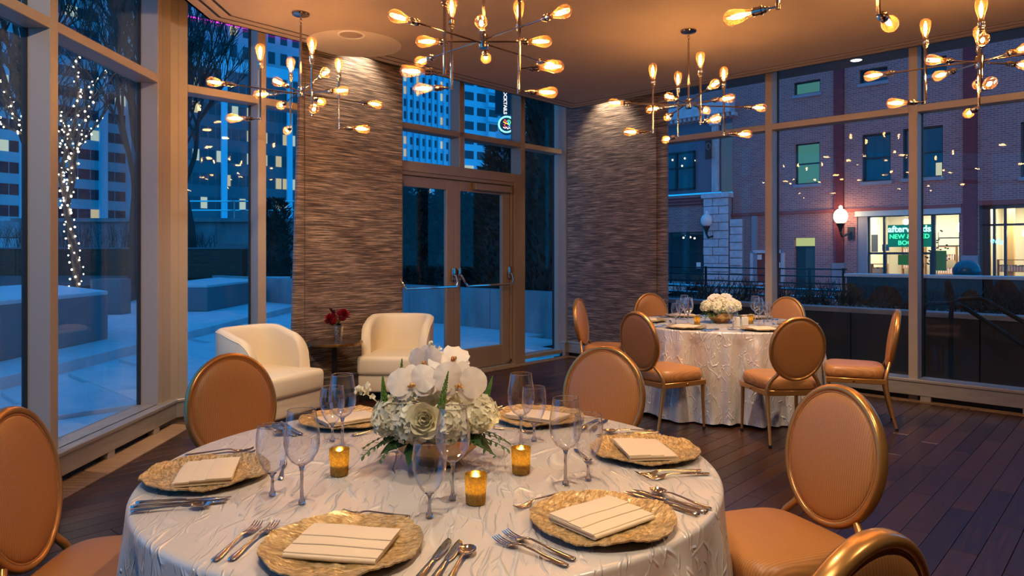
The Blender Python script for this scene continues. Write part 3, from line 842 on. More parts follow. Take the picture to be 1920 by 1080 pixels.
FK, KN, SP = fork_mesh(), knife_mesh(), spoon_mesh()
def glass_proto(name, hgt, bowl):
    t = thing(name, 'x', 'glass')
    zs = bowl[0][1]
    inner = [(max(r-.0012,0), z) for r, z in bowl]
    MB().lathe(bowl+inner[::-1], 36).build('bowl', M['crystal'], t, ang=80)
    MB().lathe([(.034,.0012),(.0345,.0022),(.0335,.003),(.022,.0045),(.0085,.008)], 36).build('foot', M['footglass'], t, ang=60)
    MB().lathe([(0,.0015),(.0095,.002),(.0085,.008),(.0048,.016),(.0038,zs*.5),(.0042,zs*.85),(.0075,zs-.001),(.0115,zs+.0022),(.006,zs+.0045),(0,zs+.005)], 20).build('stem', M['solidglass'], t, ang=80)
    MB().tube([(bowl[-1][0]*cos(2*pi*k/36), bowl[-1][0]*sin(2*pi*k/36), bowl[-1][1]) for k in range(36)], .0011, 6, closed=True).build('rim', M['solidglass'], t)
    return t
WG = glass_proto('wine_glass', .24, [(.001,.098),(.012,.100),(.028,.112),(.040,.132),(.0455,.155),(.045,.18),(.040,.21),(.0355,.24)])
GG = glass_proto('water_goblet', .185, [(.001,.058),(.010,.060),(.022,.072),(.034,.095),(.041,.120),(.0425,.145),(.040,.168),(.0375,.185)])
def votive_proto():
    t = thing('votive_candle', 'x', 'candle')
    MB().lathe([(0,.001),(.0235,.001),(.025,.003),(.0255,.008),(.0290,.076),(.0270,.076),(.0238,.012),(0,.012)], 32).build('candle_cup', M['votive'], t, ang=60)
    MB().lathe([(0,.0125),(.0225,.0125),(.0232,.030),(.020,.032),(0,.030)], 24).build('wax', M['wax'], t)
    MB().lathe([(0,.032),(.0055,.037),(.0068,.045),(.004,.058),(0,.068)], 10).build('flame', M['flame'], t)
    return t
VT = votive_proto()
K = kids()
used = set()
def place(proto, loc, rz, label, group):
    z = list(loc)
    if proto not in used:
        used.add(proto); proto.location = z; proto.rotation_euler = (0,0,rz); proto['label'] = label; proto['group'] = group; return proto
    return dup(proto, K, z, rz, label, group)
def single(me, name, cat, loc, rz, label, group):
    o = bpy.data.objects.new(name, me); COL.objects.link(o); o.location = loc; o.rotation_euler = (0,0,rz)
    return tag(o, label, cat, group)
def setting(c, ang, who, tb, tilt=0, cut=True):
    """place setting; local frame: +Y to the table centre"""
    a = R(ang); rad = Vector((cos(a), sin(a))); f = -rad; rz = head(f)+tilt; g = ' on the %s table' % tb
    fx = Vector((cos(rz), sin(rz))); fy = Vector((-sin(rz), cos(rz)))
    p0 = c+rad*.66
    def at(x, y): q = p0+fx*x+fy*y; return (q.x, q.y, ZT)
    rr = random.Random(int(ang*7))
    single(CHG, 'charger_plate', 'plate', (p0.x, p0.y, ZT), rz+rr.choice((0,pi))+rr.uniform(-.3,.3), 'textured gold glass charger plate, %s%s' % (who, g), 'gold chargers'+g)
    single(NAP, 'napkin', 'napkin', (p0.x, p0.y, ZT+.0075), rz+rr.uniform(-.06,.06), 'folded cream cloth napkin on the charger, %s%s' % (who, g), 'folded napkins'+g)
    def cu(me, nm, x, y, r, lb): single(me, nm, 'cutlery', at(x, y), rz+r, '%s, %s%s' % (lb, who, g), 'cutlery'+g)
    cu(FK, 'fork', -.245, -.01, .10, 'outer silver fork of the charger')
    cu(FK, 'fork', -.210, .00, .07, 'inner silver fork of the charger')
    cu(KN, 'knife', .210, -.015, -.02, 'inner silver knife of the charger')
    cu(KN, 'knife', .238, -.018, .0, 'outer silver knife of the charger')
    cu(SP, 'spoon', .268, -.03, .0, 'silver spoon of the charger')
    o = single(FK, 'fork', 'cutlery', at(-.01, .205), rz+pi/2+.05, 'small silver dessert fork above the charger, %s%s' % (who, g), 'cutlery'+g); o.scale = (.85,.85,.85)
W1 = {192:'far left', 258:'bottom centre', 312:'front right', 8.6:'right side', 60:'rear right', 127:'rear left'}
for a, wn in W1.items(): setting(T1, a, wn, 'near')
W2 = {228:'front left', 283:'front right', 343:'right side', 45:'rear right', 108:'rear left', 170:'left side'}
for a, wn in W2.items(): setting(T2, a, wn, 'far')
gl1 = [((-.633,1.892),(-.537,1.83),'left pair by the far left charger'),((-.2,1.735),(-.154,1.86),'front pair before the flowers'),((.215,2.02),(.148,1.98),'right pair before the right side charger'),
       ((.075,2.44),(.03,2.386),'rear right pair behind the flowers'),((-.612,2.44),(-.56,2.366),'rear left pair beside the flowers'),((-.16,2.62),(-.20,2.53),'pair hidden behind the flowers')]
for g_, w_, lb in gl1:
    place(GG, (g_[0], g_[1], ZT), 0, 'short clear water goblet on the near table, '+lb, 'water goblets on the near table')
    place(WG, (w_[0], w_[1], ZT), 0, 'tall clear wine glass on the near table, '+lb, 'wine glasses on the near table')
for a, lb in ((248,'front pair before the flowers'),(305,'front right pair'),(8,'right side pair'),(70,'rear pair right of the flowers'),(130,'rear left pair'),(195,'left side pair')):
    a = R(a); p = T2+Vector((cos(a),sin(a)))*.46; p2 = T2+Vector((cos(a+.16),sin(a+.16)))*.37
    if 'front pair' in lb: p = T2+Vector((-.03,-.46)); p2 = T2+Vector((-.36,-.22))
    place(GG, (p.x, p.y, ZT), 0, 'short clear water goblet on the far table, '+lb, 'water goblets on the far table')
    place(WG, (p2.x, p2.y, ZT), 0, 'tall clear wine glass on the far table, '+lb, 'wine glasses on the far table')
for x, y, lb in ((-.499,2.07,'left of the near flower bowl'),(-.093,1.835,'in front of the near flower bowl'),(.026,2.085,'right of the near flower bowl')):
    place(VT, (x, y, ZT), 0, 'lit gold mercury glass votive candle '+lb, 'votive candles on the near table')
for x, y, lb in ((1.66,6.42,'left of the far flower bowl'),(2.17,6.52,'right of the far flower bowl, behind the white cards')):
    place(VT, (x, y, ZT), 0, 'lit gold mercury glass votive candle '+lb, 'votive candles on the far table')
for k, x in enumerate((1.955,2.025)):
    tag(MB().box((0,0,.0425), (.058,.03,.085)).build('menu_card', M['white'], bevel=.004, loc=(x,6.24-.01*k,ZT), rz=.15), 'small white upright card block before the far flowers, the %s of two' % ('left','right')[k], 'card', 'white card blocks')
# ================================================================ FLOWERS
def quad_petal(m, T, w, l, curl=.3, nseg=3, cup=.0):
    vs = []; fs = []
    for i in range(nseg+1):
        u = i/nseg; ww = w*math.sin(pi*min(.06+u*.88,1))**.7 if i < nseg else w*.25
        z = curl*l*u*u
        vs += [(-ww, l*u, z+cup*ww), (0, l*u, z), (ww, l*u, z+cup*ww)]
    for i in range(nseg):
        for k in range(2):
            a = i*3+k; fs.append((a, a+1, a+4, a+3))
    m.add(vs, fs, T)
def dirT(p, d, spin=0, s=1):
    q = Vector(d).to_track_quat('Z', 'Y').to_matrix().to_4x4()
    return Matrix.Translation(p) @ q @ Matrix.Rotation(spin, 4, 'Z') @ Matrix.Scale(s, 4)
def hydrangea_mesh(seed, r=.062, n=190):
    rnd = random.Random(seed); m = MB()
    for i in range(n):
        z = 1-1.55*(i+.5)/n; a = i*2.39996; q = math.sqrt(max(0,1-z*z))
        d = Vector((q*cos(a), q*sin(a), z)); p = d*r*rnd.uniform(.86,1.06)
        d2 = (d+Vector((rnd.uniform(-.5,.5), rnd.uniform(-.5,.5), rnd.uniform(-.5,.5)))).normalized()
        sp = rnd.uniform(0,6)
        for k in range(4):
            quad_petal(m, dirT(p, d2, sp+k*pi/2), .0060, .0115, .15, 2, .25)
    m.sphere((0,0,0), r*.80, 12, 8)
    return m.mesh('hydrangea', M['petal'], ang=60)
def rose_mesh():
    m = MB(); rnd = random.Random(2)
    for i in range(26):
        u = i/25; a = i*2.4; r = .004+.030*u
        T = Matrix.Rotation(a, 4, 'Z') @ Matrix.Translation((0, r*.55, -.012*u)) @ Matrix.Rotation(R(88-62*u*u), 4, 'X')
        quad_petal(m, T, .010+.016*u, .030+.008*u, -.12+.25*u, 4, .35)
    return m.mesh('rose', M['rose'], ang=70)
def orchid(parent, loc, d, spin, s=1.0):
    m = MB()
    for ang, w, l in ((90,.020,.046),(215,.017,.044),(325,.017,.044)):
        quad_petal(m, Matrix.Rotation(R(ang-90), 4, 'Z') @ Matrix.Translation((0,.003,-.003)), w, l, -.10, 6, -.06)
    for ang in (18,162):
        vs = []; n = 14
        T = Matrix.Rotation(R(ang), 4, 'Z') @ Matrix.Translation((.030,0,.002))
        n = 20; c = [(0,0,.003)]; ff = []
        for ri, q in ((1,.5),(2,.85),(3,1.0)):
            c += [(.031*q*cos(2*pi*k/n)*(1 if cos(2*pi*k/n)>0 else .92), .034*q*sin(2*pi*k/n)*(1-.12*cos(2*pi*k/n)), .002-.007*q*q*abs(cos(2*pi*k/n))+.0035*q**4*sin(7*2*pi*k/n+ang)) for k in range(n)]
        ff = [(0,1+k,1+(k+1)%n) for k in range(n)]
        for ri in range(2): ff += [(1+ri*n+k, 1+(ri+1)*n+k, 1+(ri+1)*n+(k+1)%n, 1+ri*n+(k+1)%n) for k in range(n)]
        m.add(c, ff, T)
    e = Vector(d).to_track_quat('Z','Y').to_euler()
    o = bpy.data.objects.new('orchid', m.mesh('orchid', M['orchid'], ang=80)); COL.objects.link(o); o.parent = parent; o.location = loc
    o.rotation_mode = 'QUATERNION'; o.rotation_quaternion = Vector(d).to_track_quat('Z','Y') @ Euler((0,0,spin)).to_quaternion(); o.scale = (s,)*3
    l = MB(); l.sphere((0,-.004,.006), (.0045,.007,.007), 8, 6); l.sphere((.006,-.006,.006), (.004,.003,.006), 6, 5); l.sphere((-.006,-.006,.006), (.004,.003,.006), 6, 5)
    l.build('orchid_lip', pbr_lip, o)
    return o
pbr_lip = pbr('orchid lip', (.70,.50,.10), .5, noise=(300,(.35,.03,.05),.12))
def spike_mesh(h=.11, r=.013, seed=1):
    m = MB(); rnd = random.Random(seed); n = 75
    for i in range(n):
        u = (i+.5)/n; a = i*2.4; rr = r*(1-u)**.7; s = .0040*(1-.65*u)
        p = Vector((rr*cos(a), rr*sin(a), h*u)); m.sphere(p, (s,s,s*1.5), 6, 4)
    m.tube([(0,0,-.08),(0,0,h)], [.003,.0015], 5)
    return m.mesh('flower_spike', M['lime'])
def leaf_mesh(w=.022, l=.085):
    m = MB(); vs = []; fs = []; n = 7
    for i in range(n+1):
        u = i/n; ww = w*(math.sin(pi*u**.75))**.9 if 0 < i < n else .0006; z = -.28*l*u*u+.012*u
        vs += [(-ww, l*u, z+.18*ww),(-ww*.5,l*u,z+.05*ww),(0,l*u,z-.1*ww),(ww*.5,l*u,z+.05*ww),(ww,l*u,z+.18*ww)]
    for i in range(n):
        for k in range(4): a = i*5+k; fs.append((a,a+1,a+6,a+5))
    m.add(vs, fs)
    return m.mesh('leaf', M['green'], ang=80)
def sprig_mesh(seed, l=.13):
    m = MB(); rnd = random.Random(seed); pts = []
    for i in range(9): u = i/8; pts.append(Vector((.01*sin(3*u), l*u, -.35*l*u*u)))
    m.tube(pts, .0013, 5)
    for i in range(1, 9):
        for s in (-1, 1):
            T = Matrix.Translation(pts[i]) @ Matrix.Rotation(-s*R(rnd.uniform(45,70)), 4, 'Z') @ Matrix.Rotation(rnd.uniform(-.5,.2), 4, 'X')
            quad_petal(m, T, .0045, .020, -.2, 3, .1)
    return m.mesh('foliage_sprig', M['green'], ang=80)
HYD = [hydrangea_mesh(3), hydrangea_mesh(8)]; RO = rose_mesh(); SPK = [spike_mesh(.125,.0105,1), spike_mesh(.085,.009,4)]; LF = [leaf_mesh(), leaf_mesh(.016,.065)]; SG = [sprig_mesh(1), sprig_mesh(5)]
def bowl_mesh():
    m = MB(); n = 9
    ring = lambda r, z, o: [(r*cos(2*pi*(k+o)/n), r*sin(2*pi*(k+o)/n), z) for k in range(n)]
    A = ring(.060,.0,0)+ring(.120,.050,.5)+ring(.126,.092,0)+ring(.118,.092,0)+ring(.09,.05,.5)
    fs = [tuple(range(n-1,-1,-1))]
    for k in range(n):
        k2 = (k+1)%n
        fs += [(k, k2, n+k), (k2, n+k2, n+k), (n+k, n+k2, 2*n+k2), (n+k, 2*n+k2, 2*n+k), (2*n+k, 2*n+k2, 3*n+k2, 3*n+k)]
        fs += [(3*n+k, 3*n+k2, 4*n+k)]
    return m.add(A, fs).mesh('bowl', M['bowl'], smooth=False, bevel=.0012)
BOWL = bowl_mesh()
def buds(parent, base, d, seed):
    m = MB(); rnd = random.Random(seed); b = Vector(base); d = Vector(d).normalized()
    m.tube([b-d*.1, b+d*.05], .0016, 5)
    for i in range(16):
        p = b+d*rnd.uniform(-.01,.055)+Vector((rnd.uniform(-.018,.018), rnd.uniform(-.018,.018), rnd.uniform(-.01,.014)))
        if i%2: m.sphere(p, (.0048,.0048,.006), 7, 5)
        else:
            for k in range(4): quad_petal(m, dirT(p, Vector((rnd.uniform(-1,1), rnd.uniform(-1,.2), rnd.uniform(0,1))), k*pi/2), .006, .011, .2, 2, .2)
    m.build('bud_stem', M['petal'], parent, ang=80)
def arrangement(x, y, label, full, seed):
    t = thing('flower_arrangement', label, 'flowers', (x, y, ZT)); rnd = random.Random(seed)
    inst(BOWL, 'bowl', t, (0,0,0), (0,0,.3))
    MB().lathe([(0,.075),(.10,.072)], 18).build('moss', M['green'], t)
    hy = [(-.125,-.055,.150,1.0),(-.055,-.10,.150,1.05),(.045,-.105,.140,1.0),(.125,-.04,.150,1.0),(-.06,.09,.165,1),(.07,.085,.165,1),(.0,-.02,.195,1.05),(-.09,.01,.185,.9)]
    if not full: hy = [(-.13,-.02,.150,.95),(-.055,-.085,.140,1.0),(.05,-.09,.140,1.05),(.12,-.02,.150,1.0),(-.06,.06,.165,1),(.06,.06,.17,1),(0,-.01,.180,1)]
    for i, (a, b, c, s) in enumerate(hy): inst(HYD[i%2], 'hydrangea', t, (a,b,c), (rnd.uniform(-.3,.3), rnd.uniform(-.3,.3), rnd.uniform(0,6)), s)
    if full:
        inst(RO, 'rose', t, (-.018,-.165,.172), (R(75),0,0), 1.15)
        orchid(t, (-.062,-.115,.262), (-.1,-1,.45), .2, 1.25); orchid(t, (.075,-.11,.262), (.15,-1,.15), -.25, 1.35)
        orchid(t, (.045,-.02,.318), (.25,-.55,1), .5, 1.25); orchid(t, (-.035,-.03,.315), (-.5,-1,.1), .1, 1.0); orchid(t, (.01,-.075,.265), (0,-.6,.9), 1.2, 1.0)
        MB().tube([(.03,0,.10),(.02,-.01,.22),(.035,-.01,.31),(.07,-.07,.27)], .003, 6).build('orchid_stem', M['green'], t)
        inst(SPK[0], 'flower_spike', t, (-.103,-.07,.205), (R(4),R(3),0), 1.0); inst(SPK[0], 'flower_spike', t, (.022,-.155,.185), (R(4),R(12),0), 1.0)
        inst(SPK[1], 'flower_spike', t, (-.150,-.065,.195), (0,R(-4),0), 1.0); inst(SPK[1], 'flower_spike', t, (.15,0,.20), (0,R(16),0), .8)
        buds(t, (-.185,-.05,.205), (-.7,-.2,.6), 3); buds(t, (-.0,-.02,.315), (-.1,-.1,1), 9)
    else:
        for k in range(5): orchid(t, (rnd.uniform(-.15,.12), rnd.uniform(-.1,0), rnd.uniform(.19,.235)), (rnd.uniform(-.6,.6),-1,.4), rnd.uniform(-.5,.5), .9)
    n = 26
    for k in range(n):
        a = 2*pi*k/n+rnd.uniform(-.1,.1); r = rnd.uniform(.075,.115)
        inst(LF[k%2], 'leaf', t, (r*cos(a), r*sin(a), rnd.uniform(.082,.115)), (rnd.uniform(-.45,.35), rnd.uniform(-.4,.4), a-pi/2), rnd.uniform(.9,1.25))
    for k, a in enumerate((200, 215, 338, 352, 230, 320, 20, 160)):
        a = R(a); inst(SG[k%2], 'foliage_sprig', t, (.10*cos(a), .10*sin(a), .098), (rnd.uniform(-.25,.15), 0, a-pi/2), rnd.uniform(.85,1.1))
    return t
arrangement(T1.x, T1.y, 'white orchids, rose and hydrangeas in a faceted gold bowl on the near table', True, 4)
arrangement(T2.x, T2.y, 'white hydrangeas and orchids in a gold bowl on the far table', False, 6)

# ================================================================ LOUNGE CHAIRS, SIDE TABLE
def lounge_proto():
    t = thing('lounge_chair', 'x', 'armchair')
    def rb(name, c, d, bv, seg=3, parent=None):
        return MB().box(c, d).build(name, M['cream'], parent or t, bevel=bv, bseg=seg, ang=60)
    rb('seat_base', (0,.02,.175), (.62,.60,.165), .025)
    b = rb('seat', (0,.035,.345), (.635,.63,.185), .045, 4)
    # barrel back: swept wall
    n = 41; hh = 12; vs = []; fs = []
    def plan(u):   # u in [-1,1] round the back
        a = -pi/2+u*R(118); e = .72
        x = .335*math.copysign(abs(cos(a))**e, cos(a)) ; y = .345*math.copysign(abs(sin(a))**e, sin(a))-.01
        return Vector((x, y))
    def top(u):
        q = abs(u); 
        return .79 if q < .50 else .79-.36*(1-math.sqrt(max(0,1-((q-.50)/.50)**2)))
    prof_n = 0; rings = []
    for i in range(n):
        u = -1+2*i/(n-1); p = plan(u); tn = plan(min(u+.01,1))-plan(max(u-.01,-1)); nr = Vector((tn.y, -tn.x)).normalized()
        if nr.dot(p) < 0: nr = -nr
        h = top(u); th = .045; r = []
        for k in range(5): z = .11+(h-.04-.11)*k/4; r.append((p+nr*(.0+.03*(z-.3)*max(0,-(p.y)/.34)), z))
        for k in range(1,8):
            a = pi*k/8; r.append((p+nr*(.0+.03*(h-.3)*max(0,-(p.y)/.34)) - nr*(th*(1-cos(a))), h-.04+.04*sin(a)))
        for k in range(5): z = h-.04+(.11-(h-.04))*k/4; r.append((p-nr*(th*2)+nr*.02*(z-.3)*max(0,-(p.y)/.34), z))
        rings.append(r)
    m_ = len(rings[0])
    for r in rings: vs += [(q.x, q.y, z) for q, z in r]
    for i in range(n-1):
        for k in range(m_): fs.append((i*m_+k, (i+1)*m_+k, (i+1)*m_+(k+1)%m_, i*m_+(k+1)%m_))
    fs.append(tuple(range(m_))); fs.append(tuple(range(n*m_-1, (n-1)*m_-1, -1)))
    bk = MB().add(vs, fs).build('backrest', M['cream'], t, ang=70)
    bm = bmesh.new(); bm.from_mesh(bk.data); bmesh.ops.recalc_face_normals(bm, faces=bm.faces[:]); bm.to_mesh(bk.data); bm.free()
    MB().tube([(r[5][0].x, r[5][0].y, r[5][1]) for r in rings], .004, 6).build('piping', M['cream'], bk)
    for sx in (-1,1):
        for sy in (-1,1):
            MB().tube([(sx*.265,sy*.25+.02,.10),(sx*.29,sy*.28+.02,0)], [(.028,.028),(.016,.016)], 4).build('leg', M['darkmetal'], t, smooth=False)
    return t
lc = lounge_proto()
lc.location = (-2.02, 5.90, 0); lc.rotation_euler = (0,0,head((.90,-.44))); lc['label'] = 'cream leather barrel armchair turned sideways by the left window'; lc['group'] = 'cream armchairs'
dup(lc, kids(), (-1.12,7.02,0), head((-.06,-1)), 'cream leather barrel armchair facing the camera before the glass door', 'cream armchairs')
st = thing('side_table', 'small round dark side table with brass rim between the two cream armchairs', 'side table', (-1.655,6.68,0))
MB().lathe([(0,.555),(.255,.555),(.258,.558),(.258,.577),(.255,.58)], 48).build('table_rim', M['brass'], st)
MB().lathe([(.256,.5805),(.25,.583),(0,.583)], 48).build('tabletop', pbr('dark table top', (.05,.035,.03), .2), st)
MB().lathe([(.026,.0),(.026,.556)], 20).build('pole', M['darkmetal'], st)
MB().lathe([(0,0),(.20,0),(.205,.006),(.19,.012),(.04,.018),(.03,.03),(0,.03)], 40).build('base', M['darkmetal'], st)
fv = thing('flower_vase', 'small hammered silver vase of deep red flowers on the side table', 'vase', (-1.62,6.68,.583))
MB().lathe([(0,0),(.034,0),(.036,.01),(.040,.05),(.050,.14),(.046,.14),(.035,.02),(0,.02)], 28).build('vase', M['hammered'], fv)
def protea(seed, r=.045):
    m = MB(); rnd = random.Random(seed)
    for i in range(60):
        u = i/59; a = i*2.4; d = Vector((cos(a)*u*.9, sin(a)*u*.9, 1-.75*u)).normalized()
        quad_petal(m, dirT(Vector((0,0,-.01))+d*r*.3, d.cross(Vector((sin(a),cos(a),.3))), 0), .006, .001, 0, 1)
        T = Matrix.Translation(d*r*.25) @ (d.to_track_quat('Y','Z').to_matrix().to_4x4()); quad_petal(m, T, .008, r*.85, .1, 3, .3)
    m.sphere((0,0,.0), r*.55, 10, 8)
    return m
for k, (p, r) in enumerate((((-.045,-.03,.19),(R(35),R(-30),0)), ((.045,-.02,.225),(R(25),R(25),0)))):
    o = protea(k).build('red_flower', M['redflower'], fv, ang=60, loc=p); o.rotation_euler = r; o.scale = (1.6,)*3
m = MB(); rnd = random.Random(4)
for k in range(13):
    a = R(180+rnd.uniform(-70,40)); e = rnd.uniform(.3,1.0)
    b = Vector((-.02,.01,.2)); m.tube([b, b+Vector((cos(a)*.09*e, rnd.uniform(-.03,.03), .05+.055*sin(e*2)))], [.002,.006], 5)
m.build('spiky_bloom', M['darkflower'], fv)
m = MB()
for k in range(7): m.tube([(.0,0,.15),(.01+.008*k*(-1)**k,.01,.25),(.015+.006*k*(-1)**k,.01,.27+.008*k)], .0022, 4)
m.build('twig', M['brass'], fv)
for k, (p, a) in enumerate((((-.03,-.02,.14),150),((.03,-.03,.15),-40),((.02,-.03,.145),-100),((-.04,-.03,.14),200))):
    inst(LF[k%2], 'leaf', fv, p, (.5,.3,R(a-90)), .9)
# ================================================================ OUTSIDE: PLAZA ON THE LEFT
def stone(name, c1, c2, rough=.8, sc=60):
    return pbr(name, c1, rough, noise=(sc, c2, .25), bump=(40,.25,.004))
M['pave'] = stone('concrete paving', (.74,.74,.74), (.58,.59,.60), .6, 3)
M['granite'] = stone('grey granite', (.30,.30,.31), (.12,.12,.13), .6, 140)
M['graniteD'] = stone('dark polished granite', (.022,.018,.015), (.009,.008,.007), .5, 140)
M['conc'] = pbr('cast concrete', (.36,.36,.37), .8, noise=(2.5,(.20,.20,.21),.22,(1,1,.35)), bump=(14,.3,.006))
M['planter'] = pbr('bronze planter panel', (.10,.06,.035), .45, .2, noise=(3,(.05,.035,.025),.2,(1,1,6)))
M['soil'] = pbr('frosted mulch', (.16,.15,.15), .9, noise=(30,(.05,.045,.04),.2), bump=(60,.8,.02))
M['bark'] = pbr('bark', (.075,.058,.05), .9, bump=(50,.7,.01,(1,1,.2)))
M['road'] = pbr('asphalt', (.06,.06,.065), .7, bump=(80,.2,.004))
# paving slabs
pv = bpy.data.objects.new('plaza_paving', None); COL.objects.link(pv); tag(pv, 'blue-lit plaza paving slabs outside the left windows and the glass door', 'paving'); pv['kind'] = 'structure'; del pv['category']; del pv['label']; pv.name = 'ground_paving'
MB().prism([(-60,-6),(-60,80),(30,80),(-2,12.0),(.6,10.2),(-2.9,6.05),(-2.75,-6)], -.30, -.035).build('paving_bed', M['pave'], pv, smooth=False)
sl = MB().box((0,0,-.015), (1.59,.79,.04)).mesh('slab', M['pave'], smooth=False, bevel=.003)
cnt = 0
for i in range(-14, 14):
    for j in range(-28, 24):
        p = C + RD*(-1.0+1.6*i+(.8 if j%2 else 0)) + MD*(.8*j)
        corners = [p+RD*a*.8+MD*b*.4 for a in (-1,1) for b in (-1,1)]
        if any((q-L).dot(LN) > -.19 and (q-C).dot(MN) > -.19 for q in corners): continue
        if any(q.x < -5.42 and (q.x-(-5.42)) < 0 for q in corners) or p.y < 2.6 or p.y > 16 or p.x > 3: continue
        if (p-Vector((.81,12.05))).dot(MD) > .35: continue
        if (p-C).dot(RN) < -.3 and p.x > .9: continue
        inst(sl, 'slab', pv, (p.x, p.y, 0), (0,0,AR)); cnt += 1
# raised platform with kerb
pf = bpy.data.objects.new('ground_platform', None); COL.objects.link(pf); struct(pf)
for k in range(14):
    y0 = 3+k*1.5; MB().prism([(-5.35-.004*k,y0),(-5.35-.004*k,y0+1.494),(-6.9,y0+1.494),(-6.9,y0)], -.05, .10).build('kerb_slab', M['granite' if 0 else 'pave'], pf, smooth=False, bevel=.006)
MB().prism([(-6.9,2.9),(-6.9,24.1),(-50,24.1),(-50,2.9)], -.05, .098).build('platform_field', M['pave'], pf, smooth=False)
# granite blocks
def block(name, poly, z0, z1, label, mat, cap=.0):
    t = thing(name, label, 'stone block')
    MB().prism(poly, z0, z1-.06).build('block_body', mat, t, smooth=False, bevel=.01)
    MB().prism(poly, z1-.058, z1).build('cap_slab', M['pave'], t, smooth=False, bevel=.008)
    return t
block('granite_bench', [(-6.15,10.9),(-6.15,4.6),(-8.9,4.6),(-8.9,13.6)], .1, .83, 'long granite block bench just outside the left window pane', M['granite'])
block('granite_bench', [(-6.8,16.0),(-6.8,22),(-8.8,22),(-8.2,16.0)], .1, .69, 'granite block bench outside the second window, below the concrete wall', M['granite'])
# low round seat reflected / standing near the block
# planter bed behind with the lit tree
bed = thing('planter_bed', 'raised planter bed with frosted mulch around the light-wrapped tree', 'planter')
MB().prism([(-9.0,13.7),(-11.4,24),(-30,24),(-30,10),(-12,10)], .1, .55).build('planter_wall', M['planter'], bed, smooth=False)
MB().prism([(-9.15,13.85),(-11.5,23.9),(-29.9,23.9),(-29.9,10.1),(-12,10.1)], .54, .66).build('mulch', M['soil'], bed, smooth=False)
MB().prism([(-8.95,15.2),(-8.3,15.2),(-8.3,15.6),(-8.95,15.6)], .1, .85).build('planter_end', M['granite'], bed, smooth=False)
pw = thing('planter_wall', 'long brown panelled planter wall behind the lit tree', 'planter wall')
for k in range(9):
    x0 = -32+2.55*k
    MB().box((x0+1.27, 24.3, 1.05), (2.53,.4,1.0)).build('wall_panel', M['planter'], pw, smooth=False, bevel=.01)
MB().box((-20.5,24.3,1.57), (23,.5,.05)).build('wall_cap', M['granite'], pw, smooth=False)
pw2 = thing('planter_wall', 'dark bronze planter box with shrubs, seen through the second window', 'planter wall')
for k in range(3): MB().box((-12.6+k*1.15, 24.6, .85), (1.14,.9,1.4)).build('wall_panel', M['planter'], pw2, smooth=False, bevel=.01)
MB().box((-11.45,24.6,1.57), (3.5,1.0,.05)).build('wall_cap', M['granite'], pw2, smooth=False)
gw = thing('granite_wall', 'grey granite wall of tall panels behind the bench, seen through the second window', 'wall')
for k in range(5): MB().box((-9.5+k*1.45, 24.9, .88), (1.44,.5,1.72)).build('wall_panel', M['granite'], gw, smooth=False, bevel=.008)
cw = thing('concrete_wall', 'high concrete retaining wall with a dark cap beyond the granite wall', 'wall')
for k in range(8): MB().box((-17.5+k*2.5, 27.5+.0*k, 1.3), (2.49,.5,2.6)).build('wall_panel', M['conc'], cw, smooth=False, bevel=.01)
MB().box((-8.8,27.4,2.66), (20.3,.7,.14)).build('wall_cap', M['conc'], cw, smooth=False)
gr = thing('guard_rail', 'thin metal guard rail above the concrete retaining wall', 'railing')
for z in (3.05,3.4): MB().tube([(-14.5,27.45,z),(1,27.45,z)], .03, 6).build('rail', M['steel'], gr)
for k in range(9): MB().tube([(-14.5+k*1.93,27.45,2.72),(-14.5+k*1.93,27.45,3.4)], .03, 6).build('rail_post', M['steel'], gr)
rp = tag(MB().box((-32,44,2.9), (60,.5,1.0)).build('road_parapet', M['conc'], smooth=False), 'pale elevated road parapet behind the planter wall, seen through the left window', 'parapet')
# terrace wall behind the door with conifers
W0 = Vector((.81,12.05)); wdir = -RD
tw = thing('terrace_wall', 'low cast concrete wall outside the glass door', 'wall')
for k in range(6):
    a = W0-wdir*.7+wdir*(k*2.4); b = a+wdir*2.392; n2 = Vector((wdir.y,-wdir.x))
    if n2.y < 0: n2 = -n2
    MB().prism([tuple(a),tuple(b),tuple(b+n2*.3),tuple(a+n2*.3)], -.1, .735).build('wall_panel', M['conc'], tw, smooth=False, bevel=.01)
def bush_mesh(h, r, seed, n=2600, col=None, taper=.8):
    rnd = random.Random(seed); m = MB(); vs = []; fs = []
    for i in range(n):
        u = rnd.random()**.9; z = .1*h+.9*h*u
        rr = r*(1-u**2.2*taper)*(.75+.25*math.sin(6*u*pi+seed+3*rnd.random()))*math.sqrt(rnd.uniform(.35,1)); a = rnd.uniform(0,2*pi)
        p = Vector((rr*cos(a), rr*sin(a), z)); s = rnd.uniform(.05,.11)
        d = Vector((cos(a), sin(a), rnd.uniform(.3,1.6))).normalized()*s*1.6; q = Vector((rnd.uniform(-1,1),rnd.uniform(-1,1),rnd.uniform(-1,1)))*s*.45
        k = len(vs); vs += [p-q, p+q, p+d]; fs.append((k,k+1,k+2))
    m.add(vs, fs)
    m.lathe([(r*.55,.05*h),(r*.6,.35*h),(r*.35,.75*h),(0,.93*h)], 9)
    return m.mesh('foliage', col, smooth=False)
M['conifer'] = pbr('conifer foliage', (.03,.04,.028), .85, noise=(3,(.010,.014,.010),.2))
BM = [bush_mesh(4.2,.78,1,4200,M['conifer'],.62), bush_mesh(4.2,.74,2,4200,M['conifer'],.62), bush_mesh(3.2,.8,3,3000,M['conifer'],.6)]
def tree_of(me, x, y, z, s, label, group=None, h=4.2):
    t = thing('evergreen_tree', label, 'tree', (x, y, z), 0, group)
    inst(me, 'foliage', t, (0,0,0), (0,0,random.uniform(0,6)), s if isinstance(s, tuple) else (s,s,s))
    MB().tube([(0,0,-.3),(0,0,h*.4)], .06, 6).build('trunk', M['bark'], t)
